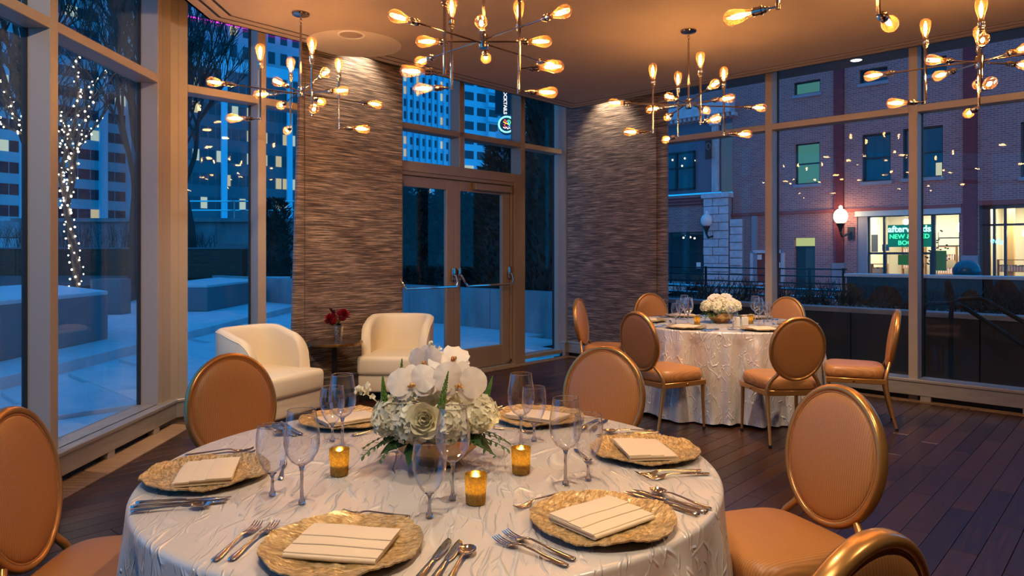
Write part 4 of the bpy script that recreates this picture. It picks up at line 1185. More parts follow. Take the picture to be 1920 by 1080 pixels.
n2 = Vector((wdir.y,-wdir.x)); n2 = n2 if n2.y > 0 else -n2
for k in range(12):
    p = W0+n2*(1.25+.4*(k%2))+wdir*(-.25+k*.72)
    hs = (1.0,1.1,1.5,1.38,.84,.72,.70,.68,.67,.69,.68,.66)[k]
    tree_of(BM[k%2], p.x, p.y, -.1, (1,1,hs*(1+.05*((k*7)%3))), ('tallest dark conifer, filling the narrow pane right of the glass door' if k == 2 else 'dark conifer in the front hedge row behind the terrace wall, %s from the right' % ('first','second','third','fourth','fifth','sixth','seventh','eighth','ninth','tenth','eleventh','twelfth')[k]), None if k == 2 else 'conifers behind the terrace wall')
for k in range(9):
    p = W0+n2*3.0+wdir*(1.0+k*.95)
    tree_of(BM[k%2], p.x, p.y, -.1, (1.25,1.25,.70), 'dark conifer in the rear hedge row beyond the terrace wall, %s from the right' % ('first','second','third','fourth','fifth','sixth','seventh','eighth','ninth')[k], 'rear conifers beyond the terrace wall')
tree_of(BM[2], -7.6, 23, .1, (1.0,1.0,.95), 'dark bushy evergreen outside, just left of the wide woven panel')
# bare trees
def bare(seed, height, r0, spread=.5, depth=5, up=.6, nb=3, minr=.006, first=.35):
    rnd = random.Random(seed); segs = []; tips = []
    def grow(p, d, l, r, k, path):
        n = 5; pts = [p]; q = p.copy(); dd = d.copy()
        for i in range(n):
            dd = (dd+Vector((rnd.uniform(-.16,.16), rnd.uniform(-.16,.16), rnd.uniform(-.05,.13)*up))).normalized()
            q = q+dd*(l/n); pts.append(q.copy())
        segs.append((pts, [max(minr, r*(1-.45*i/n)) for i in range(n+1)], k))
        if k >= depth: return
        for b in range(nb if k else nb+1):
            t = rnd.uniform(first if k == 0 else .35, 1); i = min(n-1, int(t*n)); s = pts[i].lerp(pts[i+1], t*n-i)
            side = Vector((rnd.uniform(-1,1), rnd.uniform(-1,1), rnd.uniform(-.1,.5))).normalized()
            nd_ = (dd*.7+side*spread+Vector((0,0,.35*up))).normalized()
            grow(s, nd_, l*rnd.uniform(.55,.78), r*(.55 if b else .62), k+1, None)
        grow(pts[-1], dd, l*.62, r*.55, k+1, None)
    grow(Vector((0,0,0)), Vector((0,0,1)), height*.42, r0, 0, None)
    return segs
def bare_tree(x, y, z, segs, label, lights=False):
    t = thing('bare_tree', label, 'tree', (x, y, z))
    a = MB(); b = MB()
    for pts, rs, k in segs:
        (a if k < 2 else b).tube(pts, rs, 6 if k < 2 else 3, cap=False)
    a.build('trunk', M['bark'], t, ang=80); b.build('branches', M['bark'], t, ang=80)
    return t
s1 = bare(12, 6.3, .10, .85, 4, .8, 3, .008, .62)
bare_tree(-9.25, 15.2, .6, s1, 'bare tree wound with white fairy lights outside the left window')
M['fairy'] = emis('warm white fairy light', (1.0,.80,.55), 26, sample=False)
fl_ = thing('string_lights', 'white fairy lights wound round the trunk and limbs of the bare tree', 'string lights', (-9.25,15.2,.6))
lm = MB().sphere((0,0,0), .018, 6, 4).mesh('light_bulb', M['fairy'], smooth=False)
rnd = random.Random(9); cnt = 0; wires = MB()
for pts, rs, k in sorted(s1, key=lambda s: s[2]):
    if k > 2 or cnt >= 295 or ((k == 2) and rnd.random() < .35): continue
    ln = sum((pts[i+1]-pts[i]).length for i in range(len(pts)-1)); n = int(ln/(.05 if k == 0 else .10)); wp = []
    for i in range(n):
        u = i/n*(len(pts)-1); j = min(int(u), len(pts)-2); p = pts[j].lerp(pts[j+1], u-j); r = rs[j]+.03; a = i*1.9
        q = p+Vector((r*cos(a), r*sin(a), 0)); wp.append(q)
        if cnt < 290: inst(lm, 'light_bulb', fl_, q, scale=rnd.uniform(.75,1.25)); cnt += 1
    if len(wp) > 2: wires.tube(wp, .003, 3, cap=False)
wires.build('wire', M['black'], fl_)
bare_tree(-13.2, 20.5, .5, bare(21, 11.5, .17, .5, 5, .8, 3, .010, .45), 'tall dark bare tree behind the lit tree, left of it')
bare_tree(-10.6, 20.0, .5, bare(33, 11, .15, .5, 5, .8, 3, .010, .45), 'tall dark bare tree standing right of the lit tree')
bare_tree(-11.1, 24.9, 1.4, bare(45, 11, .17, .45, 5, .7, 3, .012, .35), 'bare tree rising from the bronze planter outside the second window')
# shrubs of bare twigs
def twigs(seed, n, w, d, h):
    rnd = random.Random(seed); m = MB()
    for i in range(n):
        x, y = rnd.uniform(-w/2,w/2), rnd.uniform(-d/2,d/2); p = Vector((x,y,0)); q = p+Vector((rnd.uniform(-.2,.2), rnd.uniform(-.2,.2), h*rnd.uniform(.5,1)))
        m.tube([p, p.lerp(q,.5)+Vector((rnd.uniform(-.05,.05),0,0)), q], [.008,.006,.004], 3, cap=False)
        for k in range(3):
            s = p.lerp(q, rnd.uniform(.3,.9)); m.tube([s, s+Vector((rnd.uniform(-.2,.2), rnd.uniform(-.2,.2), rnd.uniform(.1,.3)))], [.005,.003], 3, cap=False)
    return m
for k, (x, y, z, w_, lb) in enumerate(((-24,25.2,1.5,8,'leafless brown shrubs above the brown planter wall, left part'),(-15.5,25.2,1.5,8,'leafless brown shrubs above the brown planter wall, right part'),(-11.8,24.9,1.5,3,'low shrubs in the bronze planter outside the second window'))):
    m = twigs(k+5, 260 if k < 2 else 120, w_, .9, 1.0 if k < 2 else .6); o = m.build('bare_shrub', M['bark'], loc=(x,y,z)); tag(o, lb, 'shrub', kind='stuff')

# ================================================================ CITY TOWERS (real windows)
M['towerA'] = pbr('tower concrete', (.46,.48,.52), .7, noise=(.15,(.36,.38,.42),.2))
M['towerD'] = pbr('dark tower wall', (.12,.11,.13), .7)
M['towerC'] = pbr('pale tower stone', (.55,.60,.68), .6)
M['pane'] = pbr('tower glass', (.02,.025,.04), .1, 0, spec=.8)
M['paneL'] = emis('lit office glass warm', (.95,.85,.55), .55, False)
M['paneW'] = emis('lit office glass white', (.75,.95,.85), .6, False)
M['neonpink'] = emis('pink neon', (.75,.03,.65), 3, False)
def facing(px, dist): k = (px-CX)/F; return Vector((k*dist, dist))
class Facade:
    """vertical wall starting at O running along u (unit), outward normal n towards the room"""
    def __init__(s, O, u): s.O = Vector(O); s.u = Vector(u).normalized(); s.n = Vector((s.u.y, -s.u.x)); s.n = s.n if s.n.dot(-s.O) > 0 else -s.n; s.a = math.atan2(s.u.y, s.u.x)
    def S(s, px): k = (px-CX)/F; return (k*s.O.y-s.O.x)/(s.u.x-k*s.u.y)
    def Z(s, px, py): return H+(HY-py)*(s.O+s.u*s.S(px)).y/F
    def box(s, mb, s0, s1, z0, z1, d0, d1):
        p = [s.O+s.u*s0+s.n*d0, s.O+s.u*s1+s.n*d0, s.O+s.u*s1+s.n*d1, s.O+s.u*s0+s.n*d1]
        mb.prism([tuple(q) for q in p], z0, z1)
    def part(s, name, mat, parent, s0, s1, z0, z1, d0, d1, bevel=0):
        m = MB(); s.box(m, s0, s1, z0, z1, d0, d1); return m.build(name, mat, parent, smooth=False, bevel=bevel)
    def pt(s, a, d, z): q = s.O+s.u*a+s.n*d; return Vector((q.x, q.y, z))
def tower(label, px, dist, u, s0, s1, ztop, floor_h, win_h, bays, mat, pier=None, pier_w=1.2, lit=.12, seed=1, name='office_tower', zlo=4, pane_w=.82, depth=12, cap=None):
    f = Facade(facing(px, dist), u); t = thing(name, label, 'building'); rnd = random.Random(seed)
    f.part('wall', mat, t, s0, s1, -1, ztop, -depth, 0)
    bw = (s1-s0)/bays; cache = {}
    q = f.pt(0,0,0)
    for key, mm in (('d',M['pane']),('l',M['paneL']),('w',M['paneW'])):
        m = MB(); m.box((0,0,0), (bw*pane_w, .12, win_h)); cache[key] = m.mesh('window', mm, smooth=False)
    z = zlo
    while z+win_h < ztop-1:
        for b in range(bays):
            c = s0+bw*(b+.5); x = rnd.random(); key = 'd' if x > lit else ('l' if x > lit*.5 else 'w')
            p = f.pt(c, .0, z+win_h/2); inst(cache[key], 'window', t, p, (0,0,f.a))
        z += floor_h
    if pier:
        for b in range(0, bays+1, pier): f.part('pier', M['towerC'], t, s0+bw*b-pier_w/2, s0+bw*b+pier_w/2, -1, ztop, -.1, .5)
    if cap: f.part('cornice', M['towerC'], t, s0, s1, ztop-.2, ztop+cap, -12, .8)
    return f, t
ud = Vector((.544,.839))
fA, tA = tower('banded office tower filling the left windows behind the bare trees', 175, 134, ud, -52, 42, 78, 3.7, 1.9, 42, M['towerA'], pier=6, pier_w=1.5, lit=.10, seed=3, pane_w=.94)
uB = Vector((.76,.65)).normalized()
fB, tB = tower('dark blue office block with pale vertical strips outside the second window', 330, 118, uB, -4, 31, 33, 4.0, 1.9, 27, M['towerD'], pier=9, pier_w=1.0, lit=.26, seed=5, zlo=9, pane_w=.8, cap=1.6)
fB2, tB2 = tower('pale stepped upper tower with pink neon edge, seen top left', 330, 134, uB, -6, 40, 62, 4.2, 2.4, 18, M['towerA'], lit=.08, seed=8, zlo=40, pane_w=.55, cap=.6)
nz = MB().tube([fB2.pt(-6,1.0,45.9), fB2.pt(40,1.0,45.9)], .16, 4); nz.build('neon_edge', M['neonpink'], tB2)
_f = Facade(facing(745, 190), Vector((.70,.71))); sc0, sc1 = _f.S(728), _f.S(843)
fC, tC = tower('pale blue tower with a regular window grid above the glass door', 745, 190, Vector((.70,.71)), sc0, sc1, 95, 3.35, 2.0, 10, M['towerC'], pier=None, lit=.16, seed=13, zlo=14, pane_w=.46)
for b in range(11): fC.part('pier', M['towerC'], tC, sc0+b*(sc1-sc0)/10-.4, sc0+b*(sc1-sc0)/10+.4, -1, 95, -.1, .5)
fD, tD = tower('pale residential tower with wide bays, left of the round neon sign', 868, 150, Vector((.80,.6)), 0, 12.5, 80, 3.1, 1.7, 4, M['towerC'], lit=.08, seed=17, zlo=12, pane_w=.72, depth=3)
for k in range(22): fD.part('balcony', M['towerC'], tD, 5.5, 10.5, 12+k*3.1-1.1, 12+k*3.1-.15, -.1, 1.4)
# blade sign and round neon
bs = thing('blade_sign', 'dark vertical blade sign with white letters and round neon rooster emblem', 'sign')
D0 = 24.0; c0 = facing(944, D0); zc = H+(HY-234)*D0/F
def sx(px): return (px-CX)/F*D0
MB().box((sx(943), D0+.35, zc+3.4), (sx(962)-sx(932), .35, 6.0)).build('sign_board', pbr('sign navy', (.012,.012,.025), .4), bs, smooth=False, bevel=.01)
M['letter'] = emis('sign white letters', (.9,.95,1), 1.3, False); M['cyan'] = emis('cyan neon', (.20,.85,1.0), 2.6, False)
def text(body, size, mat, parent, loc, rot, name='lettering', ext=.01, bold=0, align='CENTER', sx_=1):
    cu = bpy.data.curves.new('txt', 'FONT'); cu.body = body; cu.size = size; cu.extrude = ext; cu.offset = bold; cu.align_x = align; cu.align_y = 'CENTER'; cu.resolution_u = 3
    o = bpy.data.objects.new('txt', cu); COL.objects.link(o)
    dg = bpy.context.evaluated_depsgraph_get(); me = bpy.data.meshes.new_from_object(o.evaluated_get(dg))
    bpy.data.objects.remove(o); me.materials.clear(); me.materials.append(mat)
    r = bpy.data.objects.new(name, me); COL.objects.link(r); r.parent = parent; r.location = loc; r.rotation_euler = rot; r.scale = (sx_,1,1)
    return r
text('COCKTAILS', .155, M['letter'], bs, (sx(947), D0+.15, zc+.84), (pi/2, pi/2, 0), bold=.004, sx_=1.10)
rr_ = 14.5/F*D0
MB().lathe([(0,-.4),(rr_*1.12,-.4),(rr_*1.12,.0),(rr_*1.05,.03),(0,.03)], 40).build('sign_drum', pbr('sign drum', (.02,.022,.04), .3), bs, loc=(sx(950), D0-.02, zc)).rotation_euler = (pi/2,0,0)
MB().tube([(rr_*cos(2*pi*k/36), 0, rr_*sin(2*pi*k/36)) for k in range(36)], .028, 8, closed=True).build('neon_ring', M['cyan'], bs, loc=(sx(950), D0-.08, zc))
for nm, col, pts in (('neon_red',(1,.08,.05),[(-.35,.45),(-.25,.62),(-.12,.5),(-.05,.2),(-.3,0),(-.2,-.3),(.1,-.35)]),('neon_yellow',(1,.7,.1),[(-.45,.3),(-.3,.3),(-.1,.1),(.1,.15),(.2,-.05)]),
                     ('neon_green',(.1,.9,.25),[(.1,.5),(.35,.55),(.5,.25),(.35,-.1),(.15,0),(.25,.3)]),('neon_blue',(.1,.4,1),[(.0,.4),(.25,.35),(.3,.0),(.45,-.25),(.2,-.25)]),('neon_white',(.9,.9,1),[(-.45,-.35),(-.2,-.5),(0,-.4),(.15,-.6),(.3,-.42),(.45,-.5)])):
    MB().tube([(a*rr_, 0, b*rr_) for a, b in pts], .014, 5).build(nm, emis(nm, col, 2.2, False), bs, loc=(sx(950), D0-.08, zc))
db = Facade(facing(930, 60), Vector((1,0))); dbt = thing('dark_building', 'narrow dark brown building with a pale column behind the round neon sign', 'building')
db.part('wall', M['towerD'], dbt, 0, 8, -1, 10.9, -6, 0); db.part('column', M['towerC'], dbt, 1.6, 2.6, -1, 10.6, 0, .5); db.part('cornice', M['towerC'], dbt, 0, 8, 10.9, 11.5, -6, .8)
# ================================================================ STREET SIDE (RIGHT)
def brick(name, c1, c2, mort, bw=.215, bh=.075, rough=.85):
    m, t, o = new_mat(name); p = nd(t, 'ShaderNodeBsdfPrincipled'); t.links.new(p.outputs[0], o.inputs[0])
    tc = nd(t, 'ShaderNodeTexCoord'); mp = nd(t, 'ShaderNodeMapping'); mp.inputs['Rotation'].default_value = (0,0,0)
    sp = nd(t, 'ShaderNodeSeparateXYZ'); t.links.new(tc.outputs['Object'], sp.inputs[0])
    a = nd(t, 'ShaderNodeMath', operation='MULTIPLY_ADD'); a.inputs[1].default_value = .719; t.links.new(sp.outputs[0], a.inputs[0])
    b = nd(t, 'ShaderNodeMath', operation='MULTIPLY'); b.inputs[1].default_value = -.695; t.links.new(sp.outputs[1], b.inputs[0]); t.links.new(b.outputs[0], a.inputs[2])
    cb = nd(t, 'ShaderNodeCombineXYZ'); t.links.new(a.outputs[0], cb.inputs[0]); t.links.new(sp.outputs[2], cb.inputs[1])
    br = nd(t, 'ShaderNodeTexBrick'); t.links.new(cb.outputs[0], br.inputs['Vector'])
    br.inputs['Scale'].default_value = 1; br.inputs['Brick Width'].default_value = bw; br.inputs['Row Height'].default_value = bh; br.inputs['Mortar Size'].default_value = .010
    br.inputs['Color1'].default_value = (*c1,1); br.inputs['Color2'].default_value = (*c2,1); br.inputs['Mortar'].default_value = (*mort,1)
    t.links.new(br.outputs['Color'], p.inputs['Base Color'])
    bp = nd(t, 'ShaderNodeBump', i_Strength=.6, i_Distance=.01); bp.invert = True; t.links.new(br.outputs['Fac'], bp.inputs['Height']); t.links.new(bp.outputs[0], p.inputs['Normal'])
    p.inputs['Roughness'].default_value = rough; return m
M['brick'] = brick('red brick', (.36,.15,.13), (.26,.10,.095), (.36,.28,.27))
M['brickD'] = brick('dark red painted brick', (.22,.035,.04), (.17,.03,.035), (.13,.03,.035))
M['trimred'] = pbr('red stone course', (.25,.06,.045), .7)
M['ash'] = pbr('pale rock-faced stone', (.62,.62,.64), .8, noise=(5,(.42,.42,.45),.25), bump=(9,.9,.05))
M['frameB'] = pbr('black window frame', (.015,.02,.022), .4)
M['teal'] = emis('dim teal lit glass', (.10,.36,.34), .55, False)
M['dimpane'] = pbr('dark street window', (.015,.03,.05), .08, spec=.8)
M['greyst'] = pbr('grey base stone', (.24,.26,.30), .8)
ST = -.55
FS = Facade((12.06, 30.0), RD)
S, Zf = FS.S, FS.Z
MB().prism([tuple(rw(-4,-.3)+Vector((0,1))), tuple(rw(14,-.3)), (40,10), (60,60), (5,70), (-6,24)], ST-.2, ST).build('street', M['road'], smooth=False)
struct(bpy.data.objects['street']); bpy.data.objects['street'].name = 'ground_street'
b = thing('brick_building', 'long red brick building with shop windows across the street', 'building')
ZTOP = 11.5
def P_(name, mat, px0, px1, py0, py1, d0, d1, ref=None, bevel=0, parent=None):
    """rectangle given where its edges read on the facade plane"""
    s0, s1 = S(px0), S(px1); r = ref or (px0+px1)/2
    return FS.part(name, mat, parent or b, s0, s1, Zf(r,py1), Zf(r,py0), d0, d1, bevel)
# wall pieces around openings, openings: (s0,s1,z0,z1)
ops = {'w1':(1491,1537,268,345),'w2':(1617,1670,250,340),'w3':(1693,1768,238,333),'w4':(1914,1990,225,330),
       'u1':(1489,1538,152,176),'u2':(1612,1664,128,154),'u3':(1722,1775,108,140),'door':(1489,1528,446,600),'shop':(1607,1800,400,600),'shop2':(1836,1985,383,600)}
OP = {}
for k, (a, c, y0, y1) in ops.items():
    r = (a+c)/2; OP[k] = (S(a), S(c), max(ST, Zf(r,y1)) if y1 < 600 else ST, Zf(r,y0))
xs = sorted(set([S(1374), S(2300)]+[v[0] for v in OP.values()]+[v[1] for v in OP.values()]))
wm = MB()
for i in range(len(xs)-1):
    a, c = xs[i], xs[i+1]; mid = (a+c)/2; zs = [ST]
    hs = sorted([v for v in OP.values() if v[0] < mid < v[1]], key=lambda v: v[2]); z = ST
    for v in hs:
        if v[2] > z+.01: FS.box(wm, a, c, z, v[2], -.35, 0)
        z = v[3]
    FS.box(wm, a, c, z, ZTOP, -.35, 0)
wm.build('brick_wall', M['brick'], b, smooth=False)
FS.part('inner_back', M['frameB'], b, S(1374), S(2300), ST+3.4, ZTOP, -5.4, -5.2)
for nm in ('w1','w2','w3','w4','u1','u2','u3'):
    s0, s1, z0, z1 = OP[nm]; f = FS.part('window', M['teal'] if nm in ('w1','u1') else M['dimpane'], b, s0, s1, z0, z1, -.24, -.20)
    m = MB(); t_ = .055
    for q in ((s0,s0+t_,z0,z1),(s1-t_,s1,z0,z1),(s0,s1,z0,z0+t_),(s0,s1,z1-t_,z1)): FS.box(m, *q, -.19, -.10)
    if nm[0] == 'w': FS.box(m, s0, s1, (z0+z1)/2-.03, (z0+z1)/2+.03, -.19, -.12)
    m.build('window_frame', M['frameB'], f, smooth=False)
    FS.part('window_sill', M['greyst'], b, s0-.06, s1+.06, z0-.13, z0, -.1, .08)
# curtain bits / lamps inside a window
P_('lit_corner', emis('lit window corner', (.75,.75,.5), .8, False), 1752, 1766, 304, 330, -.195, -.19)
# string courses and pilasters
FS.part('string_course', M['trimred'], b, S(1374), S(1804), Zf(1600,397), Zf(1600,391), 0, .12)
FS.part('string_course', M['trimred'], b, S(1834), S(2300), Zf(1860,384), Zf(1860,376), 0, .12)
for a, c in ((1565,1583),(1807,1833)):
    FS.part('pilaster', M['brickD'], b, S(a), S(c), Zf((a+c)/2,492 if a<1600 else 478), ZTOP, 0, .12)
    FS.part('pilaster_base', M['greyst'], b, S(a)-.05, S(c)+.05, ST, Zf((a+c)/2,493 if a<1600 else 479), 0, .18)
P_('downspout', M['greyst'], 1411, 1421, 405, 545, 0, .12)
# left wing: dark bay with big window, brick, storefront
FS.part('brick_wall', M['brick'], b, S(1180), S(1326), Zf(1290,435), Zf(1290,366), -.3, .05)
for k in range(3): FS.part('brick_band', M['brickD'], b, S(1180), S(1326), Zf(1290,374+6*k), Zf(1290,371+6*k), .05, .12)
FS.part('metal_bay', pbr('slate bay cladding', (.10,.12,.16), .5), b, S(1180), S(1374), Zf(1290,362), Zf(1290,232), -.3, -.05)
f = P_('window', M['dimpane'], 1235, 1303, 286, 357, -.04, -.02)
m = MB(); s0, s1, z0, z1 = S(1235), S(1303), Zf(1269,357), Zf(1269,286)
for q in ((s0,s0+.08,z0,z1),(s1-.08,s1,z0,z1),((s0+s1)/2-.05,(s0+s1)/2+.05,z0,z1),(s0,s1,z0,z0+.08),(s0,s1,z1-.08,z1),(s0,s1,(z0+z1)/2+.1,(z0+z1)/2+.18)): FS.box(m, *q, -.02, .05)
m.build('window_frame', M['frameB'], f, smooth=False)
sm = MB().sphere((0,0,0), .05, 6, 4).mesh('ceiling_spot', emis('spot glow', (1,.9,.7), 1.6, False))
for px, py in ((1261,300),(1284,297),(1302,301),(1279,311)): inst(sm, 'ceiling_spot', b, FS.pt(S(px), .0, Zf(px,py)))
FS.part('brick_wall', M['brick'], b, S(1180), S(1374), Zf(1290,232), ZTOP, -.3, -.02)
FS.part('cornice', M['ash'], b, S(1180), S(1378), Zf(1300,223), Zf(1300,202), 0, .5)
for k in range(22): FS.part('dentil', M['ash'], b, S(1200)+k*.24, S(1200)+k*.24+.12, Zf(1300,229), Zf(1300,223), 0, .36)
# fluted pilaster over the stone pier
for k in range(5): FS.part('flute', M['ash'], b, S(1338)+k*.062, S(1338)+k*.062+.045, Zf(1344,360), Zf(1344,235), .0, .18)
FS.part('capital', M['ash'], b, S(1335), S(1353), Zf(1344,236), Zf(1344,212), 0, .30, .02)
FS.part('bay_return', pbr('bronze reveal', (.28,.22,.16), .5), b, S(1353), S(1374), Zf(1360,360), Zf(1360,232), -.04, .03)
bn = FS.part('banner', M['black'], None, S(1330), S(1342), Zf(1336,300), Zf(1336,264), .35, .37); tag(bn, 'small dark hanging banner with a pale oval emblem above the stone pier', 'banner')
MB().tube([FS.pt(S(1336)+.10*cos(a), .385, Zf(1336,276)+.15*sin(a)) for a in [2*pi*k/16 for k in range(16)]], .012, 4, closed=True).build('oval_emblem', M['greyst'], bn)
# storefront left wing
FS.part('storefront_void', M['frameB'], b, S(1180), S(1326), ST, Zf(1290,435), -3, -2.9)
for px in (1255,1285,1289,1324): P_('storefront_post', M['frameB'], px, px+2.5, 436, 640, -.1, .0, ref=1290)
P_('storefront_rail', M['frameB'], 1200, 1326, 470, 473, -.1, 0, ref=1290)
FS.part('storefront_glass', M['winglass'], b, S(1180), S(1326), ST, Zf(1290,437), -.08, -.06)
FS.part('storefront_ceiling', M['frameB'], b, S(1180), S(1326), Zf(1290,437), Zf(1290,433), -3, -.05)
FS.part('storefront_floor', M['planter'], b, S(1180), S(1326), ST, ST+.9, -2.6, -2.2)
for px, py in ((1262,441),(1270,444),(1278,446),(1257,445)): inst(sm, 'ceiling_spot', b, FS.pt(S(px), -1.2, Zf(px,py)), scale=1.1)
P_('door_notice', M['white'], 1306, 1314, 492, 503, .0, .01)
# stone pier of ashlar blocks
sp = thing('stone_pier', 'pale rock-faced stone pier between the two brick facades', 'stone pier')
rnd = random.Random(3)
def courses(px0, px1, py_top, n, d):
    s0, s1 = S(px0), S(px1); zt = Zf((px0+px1)/2, py_top); zb = ST; h = (zt-zb)/n
    for k in range(n):
        z0 = zb+k*h; cut = [s0, s1] if px1-px0 < 30 else [s0, s0+(s1-s0)*(.38 if k%2 else .62), s1]
        for i in range(len(cut)-1):
            FS.part('stone', M['ash'], sp, cut[i]+.012, cut[i+1]-.012, z0+.012, z0+h-.012, 0, d+rnd.uniform(0,.05), .02)
    FS.part('mortar_core', M['greyst'], sp, s0, s1, zb, zt, -.3, d-.06)
courses(1326, 1372, 372, 12, .35); courses(1373, 1396, 411, 10, .25)
FS.part('pier_cap', M['ash'], sp, S(1324), S(1375), Zf(1349,372), Zf(1349,363), -.1, .5, .02)
# globe wall lamps
def lamp(px, py, lit, label):
    t = thing('wall_lamp', label, 'lamp'); s = S(px); z = Zf(px, py); c = FS.pt(s, .75, z)
    g = MB().sphere((0,0,0), (.26,.26,.30), 18, 12).sphere((0,0,.34), (.07,.07,.09), 10, 6)
    g.build('globe', emis('lit globe', (1.0,.62,.34), 26.0) if lit else pbr('opal globe', (.75,.74,.70), .3), t, loc=c)
    MB().lathe([(.05,-.62),(.07,-.50),(.10,-.42),(.15,-.32),(.16,-.26),(.0,-.26)], 14).build('lamp_cup', M['black'], t, loc=c)
    MB().tube([c+Vector((0,0,-.6)), FS.pt(s,.6,z-.78), FS.pt(s+.1,.3,z-.70), FS.pt(s+.15,0,z-.6)], .045, 8).build('bracket', M['black'], t)
    FS.part('back_plate', M['black'], t, s+.02, s+.28, z-.9, z-.4, 0, .06)
lamp(1340, 414, False, 'unlit opal globe lamp on the pale stone pier')
lamp(1589, 407, True, 'glowing globe lamp left of the lit shop window')
# notice board
nb = thing('notice_board', 'pale framed notice case with papers on the brick wall', 'notice board')
s0, s1, z0, z1 = S(1409), S(1472), Zf(1440,534), Zf(1440,469)
FS.part('board', pbr('red board', (.22,.05,.04), .8), nb, s0+.1, s1-.1, z0+.1, z1-.1, 0, .05)
for q in ((s0,s0+.13,z0,z1),(s1-.13,s1,z0,z1),(s0,s1,z0,z0+.13),(s0,s1,z1-.13,z1)): FS.part('frame_bar', M['ash'], nb, *q, 0, .14)
for px, py, w_, h_ in ((1425,482,.2,.22),(1447,487,.34,.2),(1452,498,.24,.28),(1440,499,.22,.2),(1444,508,.3,.12),(1452,523,.4,.2),(1442,519,.3,.28),(1418,520,.15,.3),(1461,497,.14,.22)):
    FS.part('paper', M['white'], nb, S(px)-w_/2, S(px)+w_/2, Zf(px,py)-h_/2, Zf(px,py)+h_/2, .05, .06)
# side door with lit transom
s0, s1, z0, z1 = OP['door']; zt = Zf(1508,464)
d = FS.part('side_door', M['frameB'], b, s0, s0+(s1-s0)*.48, z0, zt, -.25, -.2); FS.part('door_glass', pbr('dim door glass', (.06,.08,.06), .2), b, s0+(s1-s0)*.48, s1, z0, zt, -.25, -.2)
FS.part('transom_light', emis('yellow green transom', (.55,.60,.22), .9, False), b, s0, s1, zt+.06, z1, -.25, -.2)
FS.part('door_bar', M['frameB'], b, s0, s1, zt, zt+.06, -.25, -.12)
# ---- the bookshop
sh = thing('bookshop', 'lit bookshop interior behind black framed windows across the street', 'shop')
s0, s1, z0, z1 = OP['shop']; t0, t1, u0, u1 = OP['shop2']
cream = pbr('shop wall', (.70,.66,.52), .8); shelf = pbr('shelf wood', (.30,.15,.06), .6)
for a, c in ((s0,s1),(t0,t1)):
    FS.part('back_wall', cream, sh, a, c, ST, 3.4, -4.2, -4.1); FS.part('shop_floor', shelf, sh, a, c, ST, ST+.05, -4.2, -.4)
    FS.part('shop_ceiling', pbr('shop ceiling', (.30,.24,.18), .8), sh, a, c, 3.35, 3.42, -4.2, -.36)
    FS.part('side_wall', cream, sh, a-.06, a, ST, 3.4, -4.2, -.36); FS.part('side_wall', cream, sh, c, c+.06, ST, 3.4, -4.2, -.36)
    area('shop light', FS.pt((a+c)/2, -1.8, 3.3), (0,0,0), 2.4, 330, (1.0,.86,.60), 'RECTANGLE', 1.6)
books = [pbr('book %d' % i, c, .7) for i, c in enumerate(((.5,.08,.05),(.1,.2,.4),(.7,.6,.3),(.1,.3,.12),(.75,.72,.66),(.35,.12,.3)))]
def bookcase(s, w_, z, h, dep):
    t = bpy.data.objects.new('bookcase', None); COL.objects.link(t); t.parent = sh
    m = MB(); n = 4
    for k in range(n+1): FS.box(m, s, s+w_, z+h*k/n, z+h*k/n+.03, dep, dep+.3)
    FS.box(m, s, s+.03, z, z+h, dep, dep+.3); FS.box(m, s+w_-.03, s+w_, z, z+h, dep, dep+.3); m.build('shelf_frame', shelf, t, smooth=False)
    for i, bm_ in enumerate(books):
        m = MB(); r = random.Random(i+int(s*10))
        for k in range(n):
            for q in range(9): 
                x = s+.05+(w_-.12)*(q*6+i)/54; FS.box(m, x, x+(w_-.1)/58, z+h*k/n+.03, z+h*k/n+.03+r.uniform(.16,.24), dep+.05, dep+.26)
        o = m.build('books', bm_, t, smooth=False); o['kind'] = 'stuff'
for s_, w_, z_, h_, dp in ((s0+.6,.9,ST,2.6,-3.9),(s0+1.8,.9,ST,2.2,-3.6),(s0+.15,.6,ST,1.5,-1.4),(s0+2.9,.7,ST,2.2,-3.9),(t0+.3,.9,ST,1.7,-1.6),(t0+1.4,1.0,ST,1.75,-1.8),(t0+.9,1.0,ST,3,-3.9),(t0+2.2,.9,ST,2.8,-3.8)):
    bookcase(s_, w_, z_, h_, dp)
FS.part('shop_column', pbr('wood column', (.55,.36,.14), .6), sh, t0+.45, t0+.75, ST, 3.3, -2.0, -1.7); FS.part('shop_column', pbr('wood column 2', (.55,.36,.14), .6), sh, t0+1.5, t0+1.72, ST, 3.3, -2.6, -2.3)
for q, mt, dp in (((s0+.25,s0+.5,1.45,2.15),M['greyst'],-.9),((s0+1.35,s0+1.75,.95,1.35),pbr('green poster',(.12,.5,.03),.6),-.5),((s0+2.6,s0+3.0,.75,1.5),pbr('green sign card',(.14,.40,.06),.6),-.5),((s0+.75,s0+1.0,1.5,1.75),pbr('blue poster',(.03,.2,.5),.6),-.6)):
    FS.part('poster', mt, sh, q[0], q[1], q[2], q[3], dp, dp+.02)
# potted tree silhouettes painted on blinds -> small plants in the window
m = MB(); rnd = random.Random(8)
for k in range(46):
    q = FS.pt(s1-.95+rnd.uniform(-.35,.45), -.7, rnd.uniform(.9,2.3)); m.sphere(q, (.05,.02,.03), 6, 4)
m.tube([FS.pt(s1-.9,-.7,ST+.9), FS.pt(s1-.85,-.7,2.2)], .012, 5)
m.build('window_plant', M['darkmetal'], sh)
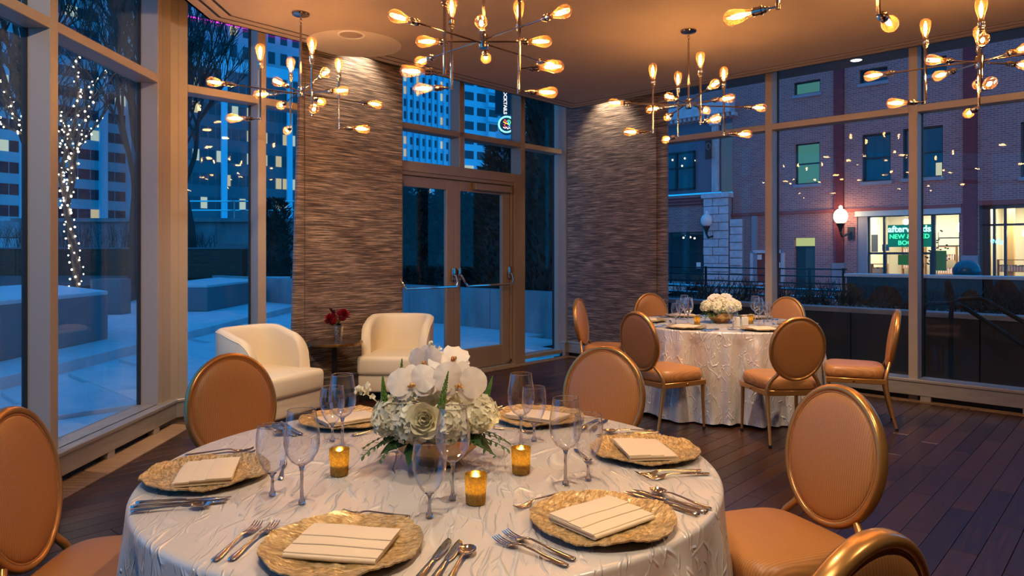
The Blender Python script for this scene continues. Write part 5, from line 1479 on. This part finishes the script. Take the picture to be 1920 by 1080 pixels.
# frames
fm = []
lintel = FS.part('lintel', pbr('pale teal lintel', (.40,.50,.50), .7), b, s0-.05, s1+.05, z1-.06, z1+.16, -.3, .10)
for a, c, y0, y1 in ((s0,s0+.5,ST,z1),):
    FS.part('shop_pillar', M['greyst'], sh, s0, s0+.36, ST, z1, -.34, -.05)
fr = lambda a, c, z_, z__: FS.part('frame_bar', M['frameB'], sh, a, c, z_, z__, -.30, -.16)
sA, sB, sC, sD = s0+.38, S(1655), S(1748), s1-.03
for q in (sA, sB, sC, sD): fr(q-.035 if q != sC else q-.08, q+.035 if q != sC else q+.06, ST, z1)
fr(sA, sC, Zf(1680,477), Zf(1680,473)); fr(sA, sD, z1-.10, z1-.02); fr(sA, sD, ST, ST+.12)
fr(S(1757), sD, Zf(1780,447), Zf(1780,445)); fr(S(1757), sD, Zf(1780,462), Zf(1780,460))
fr(S(1655), S(1659), ST, Zf(1657,476)); fr(S(1741), S(1746), ST, Zf(1743,476))
FS.part('shop_glass', M['winglass'], sh, sA, sD, ST, z1, -.24, -.23)
fr(t0, t0+.30, ST, u1); 
for q in (t0+.42, S(1883), S(1945)): fr(q-.04, q+.04, ST, u1)
fr(t0, t1, Zf(1880,423), Zf(1880,419)); fr(t0, t1, u1-.12, u1)
FS.part('shop_glass', M['winglass'], sh, t0, t1, ST, u1, -.24, -.23)
# neon signs
sg = thing('shop_sign', 'green and cyan glowing shop sign reading afterwords new & used books', 'sign')
c = (S(1664)+S(1745))/2; q = lambda py, d=-.08: FS.pt(c, d, Zf(1704,py))
M['sgreen'] = emis('green neon', (.05,1.0,.35), 2.6, False); M['scyan'] = emis('white cyan neon', (.35,.90,1.0), 3.0, False)
FS.part('sign_board', pbr('sign green board', (.0,.06,.045), .4, emit=(.0,.25,.12,.5)), sg, S(1663), S(1745), Zf(1704,463), Zf(1704,421), -.14, -.10)
rz_ = FS.a
text('afterwords', .34, M['scyan'], sg, q(429.5,-.06), (pi/2,0,rz_), bold=.006, sx_=.98)
text('NEW & USED', .235, M['sgreen'], sg, q(443.5,-.06), (pi/2,0,rz_), bold=.001)
text('BOOKS', .235, M['sgreen'], sg, q(455.5,-.06), (pi/2,0,rz_), bold=.001)
n2_ = thing('neon_script', 'small cyan neon script in the far right shop window', 'sign')
text('eds', .30, M['cyan'], n2_, FS.pt(S(1868), -.12, Zf(1868,452)), (pi/2,R(12),rz_), ext=.004)
sm2 = MB().sphere((0,0,0), .11, 10, 6).mesh('shop_lamp', emis('shop lamp', (1,.95,.8), 14, False))
for px, py, dd in ((1690,415,-.6),(1795,420,-.6),(1781,428,-1.5),(1912,432,-1.4),(1900,436,-2.4)): inst(sm2, 'shop_lamp', sh, FS.pt(S(px), dd, Zf(px,py)))
# ---- terrace on the street side: planter wall, parapet, cable rail, handrails, deck
def rt(t, d, z=0): p = rw(t, d); return Vector((p.x, p.y, z))
dk = bpy.data.objects.new('ground_deck', None); COL.objects.link(dk); struct(dk)
for k in range(26):
    t = -.2+k*.36; MB().prism([tuple(rw(t,-.2)), tuple(rw(t+.345,-.2)), tuple(rw(t+.345,-1.2)), tuple(rw(t,-1.2))], -.08, -.02).build('deck_board', M['pave'], dk, smooth=False)
pwz = thing('planter_box', 'long dark granite planter wall outside the right windows', 'planter')
for k in range(7): t = -.6+k*1.3; MB().prism([tuple(rw(t,-1.25)), tuple(rw(t+1.292,-1.25)), tuple(rw(t+1.292,-1.5)), tuple(rw(t,-1.5))], -.6, .70).build('granite_panel', M['graniteD'], pwz, smooth=False, bevel=.004)
MB().prism([tuple(rw(-.6,-1.23)), tuple(rw(8.5,-1.23)), tuple(rw(8.5,-1.5)), tuple(rw(-.6,-1.5))], .701, .755).build('cap_stone', M['granite'], pwz, smooth=False, bevel=.004)
MB().prism([tuple(rw(-.6,-1.5)), tuple(rw(8.5,-1.5)), tuple(rw(8.5,-3.3)), tuple(rw(-.6,-3.3))], -.6, .66).build('planting_bed', M['soil'], pwz, smooth=False)
pp_ = thing('parapet_wall', 'dark parapet wall with a pale top edge before the shop window', 'wall')
tp = (lambda k_: ((k_*(rw(0,-3.4).y)-rw(0,-3.4).x)/(RD.x-k_*RD.y)))((1590-CX)/F)
for k in range(4): t = tp+k*1.7; MB().prism([tuple(rw(t,-3.35)), tuple(rw(t+1.69,-3.35)), tuple(rw(t+1.69,-3.6)), tuple(rw(t,-3.6))], -.6, 1.06).build('granite_panel', M['graniteD'], pp_, smooth=False, bevel=.004)
MB().prism([tuple(rw(tp-.03,-3.32)), tuple(rw(tp+7,-3.32)), tuple(rw(tp+7,-3.63)), tuple(rw(tp-.03,-3.63))], 1.061, 1.105).build('cap_stone', M['pave'], pp_, smooth=False, bevel=.004)
cr = thing('cable_railing', 'horizontal steel cable railing outside behind the far table', 'railing')
for z in (1.16,1.05,.94): MB().tube([rt(-.8,-3.45,z), rt(tp-.03,-3.45,z)], .010, 6).build('cable', M['darkmetal'], cr)
for z in (.84,.73): MB().tube([rt(-.8,-3.45,z), rt(tp-.03,-3.45,z)], .022, 6).build('rail', M['steel'], cr)
for t in (.2, 1.95, tp-.08): MB().tube([rt(t,-3.45,-.5), rt(t,-3.45,1.18)], .022, 8).build('rail_post', M['darkmetal'], cr)
m = twigs(31, 500, 7.6, 1.4, .16); o = m.build('ground_cover', M['conifer']); p = rw(4,-2.4); o.location = (p.x, p.y, .66); o.rotation_euler = (0,0,AR); tag(o, 'low dark ground cover in the long planter outside', 'plants', kind='stuff')
def TT(px, d): k_ = (px-CX)/F; p = rw(0,d); return (k_*p.y-p.x)/(RD.x-k_*RD.y)
def ZZ(px, py, d): t = TT(px, d); return H+(HY-py)*rw(t,d).y/F
for (a, pts, lb) in ((-.95, ((1731,720),(1731,600),(1733,575),(1741,569),(1790,569),(1806,575),(1925,652)), 'black pipe handrail sloping down outside, the left one'),
                 (-.75, ((1783,725),(1783,590),(1786,567),(1800,561),(1838,560),(1850,565),(1925,607)), 'black pipe handrail sloping down outside, the right one')):
    P2 = []
    for px, py in pts: t = TT(px, a); P2.append(rt(t, a, max(-.02, ZZ(px,py,a))))
    o = MB().tube(P2, .022, 10).build('handrail', pbr('black pipe', (.008,.008,.008), .55, spec=.25)); tag(o, lb, 'handrail')
bn_ = thing('litter_bin', 'round bin with a shiny blue domed lid behind the dark parapet', 'bin')
p = rw(TT(1812,-4.6), -4.6); rad = .17
MB().sphere((0,0,0), (rad*1.05,rad*1.05,rad*.95), 24, 14).build('dome_lid', pbr('blue steel dome', (.10,.11,.13), .2, .3), bn_, loc=(p.x,p.y,H-33*p.y/F))
MB().lathe([(rad*.95,ST),(rad*.95,H-40*p.y/F)], 20).build('bin_body', M['darkmetal'], bn_, loc=(p.x,p.y,0))

# outside soffit over the right-hand windows
sf = bpy.data.objects.new('trim_4', None); COL.objects.link(sf); struct(sf)
MB().prism([tuple(rw(-.3,-.18)), tuple(rw(9,-.18)), tuple(rw(9,-1.35)), tuple(rw(-.3,-1.35))], 3.62, 3.72).build('soffit_board', pbr('soffit', (.20,.21,.22), .6), sf, smooth=False)
MB().lathe([(0,-.004),(.05,-.004),(.06,0)], 20).build('soffit_lamp', emis('soffit lamp', (1,.9,.75), 6), sf, loc=(3.96,8.24,3.62))
spot('soffit downlight', (3.96,8.24,3.60), (4.2,8.6,0), 25, (1,.85,.65), 100)
# ================================================================ ROOM LIGHT: recessed downlights, added fill spots and wall washers in the ceiling
def downlight(x, y, power, ang=75, target=None, z=ZC, label='small recessed ceiling downlight'):
    t = thing('downlight', label, 'ceiling light', (x, y, z))
    MB().lathe([(.032,.0),(.032,-.004),(.045,-.004),(.047,0)], 24).build('trim_ring', M['paint'], t)
    MB().lathe([(0,-.0015),(.031,-.0015)], 20).build('lens', emis('lens', (1,.8,.55), 3, False), t)
    spot('downlight beam', (x, y, z-.02), target or (x, y, 0), power*DOWN, (1.0,.80,.58), ang)
DL = [(.10,2.15,95,70,None,'recessed ceiling downlight above the near flowers, beyond the top of the photo'),
 (-.35,.45,160,80,(-.25,2.2,.7),'added fill light in the ceiling behind the camera aimed at the near table'),  # added fill for the camera-facing side of table and flowers
 (1.9,.9,120,80,(1.3,2.6,.5),'added fill light in the ceiling behind the camera aimed at the right-hand chairs'),  # added fill on the chairs, out of view
 (1.75,5.2,290,75,(1.93,6.4,.6),'recessed ceiling downlight before the far table'),
 (-1.3,4.7,150,80,(-1.55,6.5,.3),'added fill light in the ceiling before the cream armchairs'),  # added to brighten the armchairs
 (-1.5,1.7,260,80,(-2.9,5.6,1.5),'added fill light in the ceiling at the left aimed along the left windows'),  # added fill for the left window posts
 (3.6,2.4,130,80,(3.4,7.0,1.3),'recessed ceiling downlight at the right aimed at the right-hand windows'),
 (3.3,3.2,70,95,None,'recessed ceiling downlight over the open floor on the right')]
for x, y, pw_, an, tg, lb in DL: downlight(x, y, pw_, an, tg, label=lb)
for k, (t, fa) in enumerate(((3.5,mw),(.75,rw))):
    p = fa(t, .22); q = fa(t, .03)
    spot('wall washer', (p.x, p.y, 3.6), (q.x, q.y, 1.5), 60, (1.0,.84,.62), 95)
# unseen flood lamps added above the windows to warm the street front
for k, (t, px) in enumerate(((1.5,1450),(4.5,1700),(7.5,1880))):
    p = rw(t, -.95); q = FS.pt(S(px), 0, 2.8)
    fx = thing('fill_flood', 'added unseen flood lamp above the right-hand windows, number %s from the corner' % ('one','two','three')[k], 'added light', (p.x, p.y, 3.77))
    MB().box((0,0,0), (.16,.1,.1)).box((0,0,.1),(.03,.03,.12)).build('lamp_housing', M['darkmetal'], fx, bevel=.01)
    spot('floodlight beam', (p.x+.12, p.y+.14, 3.86), q, 1150, (1.0,.50,.36), 75, 1.0, .1)
